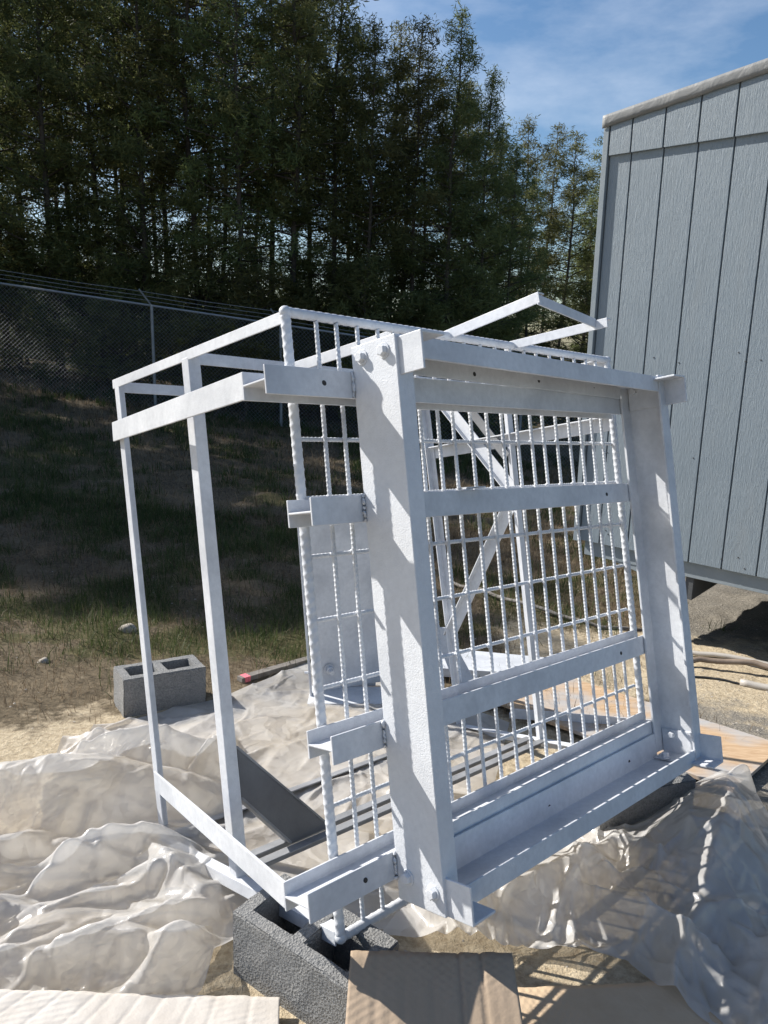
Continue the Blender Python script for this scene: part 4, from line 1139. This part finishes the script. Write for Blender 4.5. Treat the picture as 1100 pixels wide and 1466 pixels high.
# ------------------------------------------------------------------ grass
def blades(name, n, xr, yr, hmin, hmax, wid, mask, mat, seed, label, lean=0.6, clump=0):
    r = np.random.default_rng(seed)
    if clump:
        nc = max(1, n // clump)
        c = np.stack([r.uniform(*xr, nc), r.uniform(*yr, nc)], -1)
        keep = r.random(nc) < mask(c[:, 0], c[:, 1]); c = c[keep]
        p = np.repeat(c, clump, 0) + r.normal(0, 0.045, (len(c) * clump, 2))
    else:
        p = np.stack([r.uniform(*xr, n), r.uniform(*yr, n)], -1)
        p = p[r.random(n) < mask(p[:, 0], p[:, 1])]
    m = len(p); z = ground_z(p[:, 0], p[:, 1]) - 0.004
    far = np.clip(p[:, 1] / 5.0, 0.8, 3.0)
    h = r.uniform(hmin, hmax, m); an = r.uniform(0, 6.28, m); le = np.abs(r.normal(0, lean, m))
    w = wid * far * r.uniform(0.6, 1.3, m); wa = r.uniform(0, 6.28, m)
    b = np.stack([p[:, 0], p[:, 1], z], -1)
    side = np.stack([np.cos(wa), np.sin(wa), np.zeros(m)], -1) * w[:, None] / 2
    dr = np.stack([np.cos(an) * np.sin(le), np.sin(an) * np.sin(le), np.cos(le)], -1)
    le2 = np.minimum(le * 1.8 + 0.2, 1.62)
    dr2 = np.stack([np.cos(an) * np.sin(le2), np.sin(an) * np.sin(le2), np.cos(le2)], -1)
    mid = b + dr * h[:, None] * 0.55; tip = mid + dr2 * h[:, None] * 0.45
    V = np.stack([b - side, b + side, mid + side * 0.7, tip, mid - side * 0.7], 1).reshape(-1, 3)
    i0 = np.arange(m)[:, None] * 5
    F = np.concatenate([i0 + np.array([[0, 1, 2, 4]]), i0 + np.array([[4, 2, 3, 3]])], 0)
    quad = (i0 + np.array([[0, 1, 2, 4]])); tri = (i0 + np.array([[4, 2, 3]]))
    me = bpy.data.meshes.new(name)
    me.vertices.add(len(V)); me.vertices.foreach_set('co', V.astype(np.float32).ravel())
    loops = np.concatenate([quad.ravel(), tri.ravel()]).astype(np.int32)
    me.loops.add(len(loops)); me.loops.foreach_set('vertex_index', loops)
    starts = np.concatenate([np.arange(m) * 4, m * 4 + np.arange(m) * 3]).astype(np.int32)
    tot = np.concatenate([np.full(m, 4), np.full(m, 3)]).astype(np.int32)
    me.polygons.add(2 * m); me.polygons.foreach_set('loop_start', starts); me.polygons.foreach_set('loop_total', tot)
    me.update(calc_edges=True)
    at = me.attributes.new('tint', 'FLOAT', 'POINT'); at.data.foreach_set('value', np.repeat(np.clip(r.normal(0.45, 0.28, m), 0, 1), 5).astype(np.float32))
    o = add_obj(name, me, mat)
    return props(o, label, 'grass', kind='stuff')
def off_sheet(x, y):
    yf = np.interp(x, [-1.24, -1.22, -0.78, -0.42, 0.05, 0.62, 0.64], [0, 3.1, 3.48, 4.04, 3.82, 3.32, 0], left=0, right=0)
    return (y > yf + 0.01).astype(float)
def m_green(x, y):
    p_, s_, g_ = cover(x, y); return np.clip(g_ * (1 - p_) * (1 - s_) , 0, 1) * 0.95 * off_sheet(x, y) + 0.01 * off_sheet(x, y)
def m_dry(x, y):
    p_, s_, g_ = cover(x, y); return np.clip((1 - p_) * (1 - 0.93 * s_) * (1 - 0.55 * g_), 0, 1) * sstep(2.9, 3.5, y) * off_sheet(x, y)
blades('green_grass', 90000, (-4.2, 4.2), (3.4, 8.0), 0.04, 0.15, 0.0042, m_green, M_GRASS, 1, 'short green grass tufts on the bank behind the cage', 0.55, 12)
blades('green_grass', 90000, (-11, 8), (7.5, 17.5), 0.07, 0.20, 0.005, m_green, M_GRASS, 2, 'shaded green grass on the slope below the fence', 0.6, 14)
blades('dry_grass', 90000, (-4.2, 4.2), (3.0, 8.0), 0.03, 0.11, 0.0034, m_dry, M_DRY, 3, 'dead straw-coloured grass and thatch around the plastic edge', 1.0)
blades('dry_grass', 80000, (-11, 8), (7.5, 17.5), 0.05, 0.14, 0.0045, m_dry, M_DRY, 4, 'dead brown grass on the slope below the fence', 0.95)

# grit and chips on the pavement and sand
r = np.random.default_rng(77); n = 5200
pxy = np.stack([r.uniform(-2.6, 4.2, n), r.uniform(1.3, 6.6, n)], -1)
pvv, sdd, grr = cover(pxy[:, 0], pxy[:, 1])
keep = r.random(n) < np.clip(0.12 + pvv * 0.9, 0, 1); pxy = pxy[keep]; n = len(pxy)
s = r.uniform(0.0025, 0.008, n)
oct_ = np.array([[1, 0, 0], [-1, 0, 0], [0, 1, 0], [0, -1, 0], [0, 0, .7], [0, 0, -.7]])
V = (oct_[None] * s[:, None, None] * r.uniform(0.6, 1.4, (n, 6, 1))) + np.concatenate([pxy, ground_z(pxy[:, 0], pxy[:, 1])[:, None]], 1)[:, None]
F = np.array([[0, 2, 4], [2, 1, 4], [1, 3, 4], [3, 0, 4]])[None] + np.arange(n)[:, None, None] * 6
go = add_obj('gravel', np_mesh('gravel', V.reshape(-1, 3), F.reshape(-1, 3)), M_STONE)
props(go, 'loose grit scattered over the pavement and sand', 'gravel', kind='stuff')
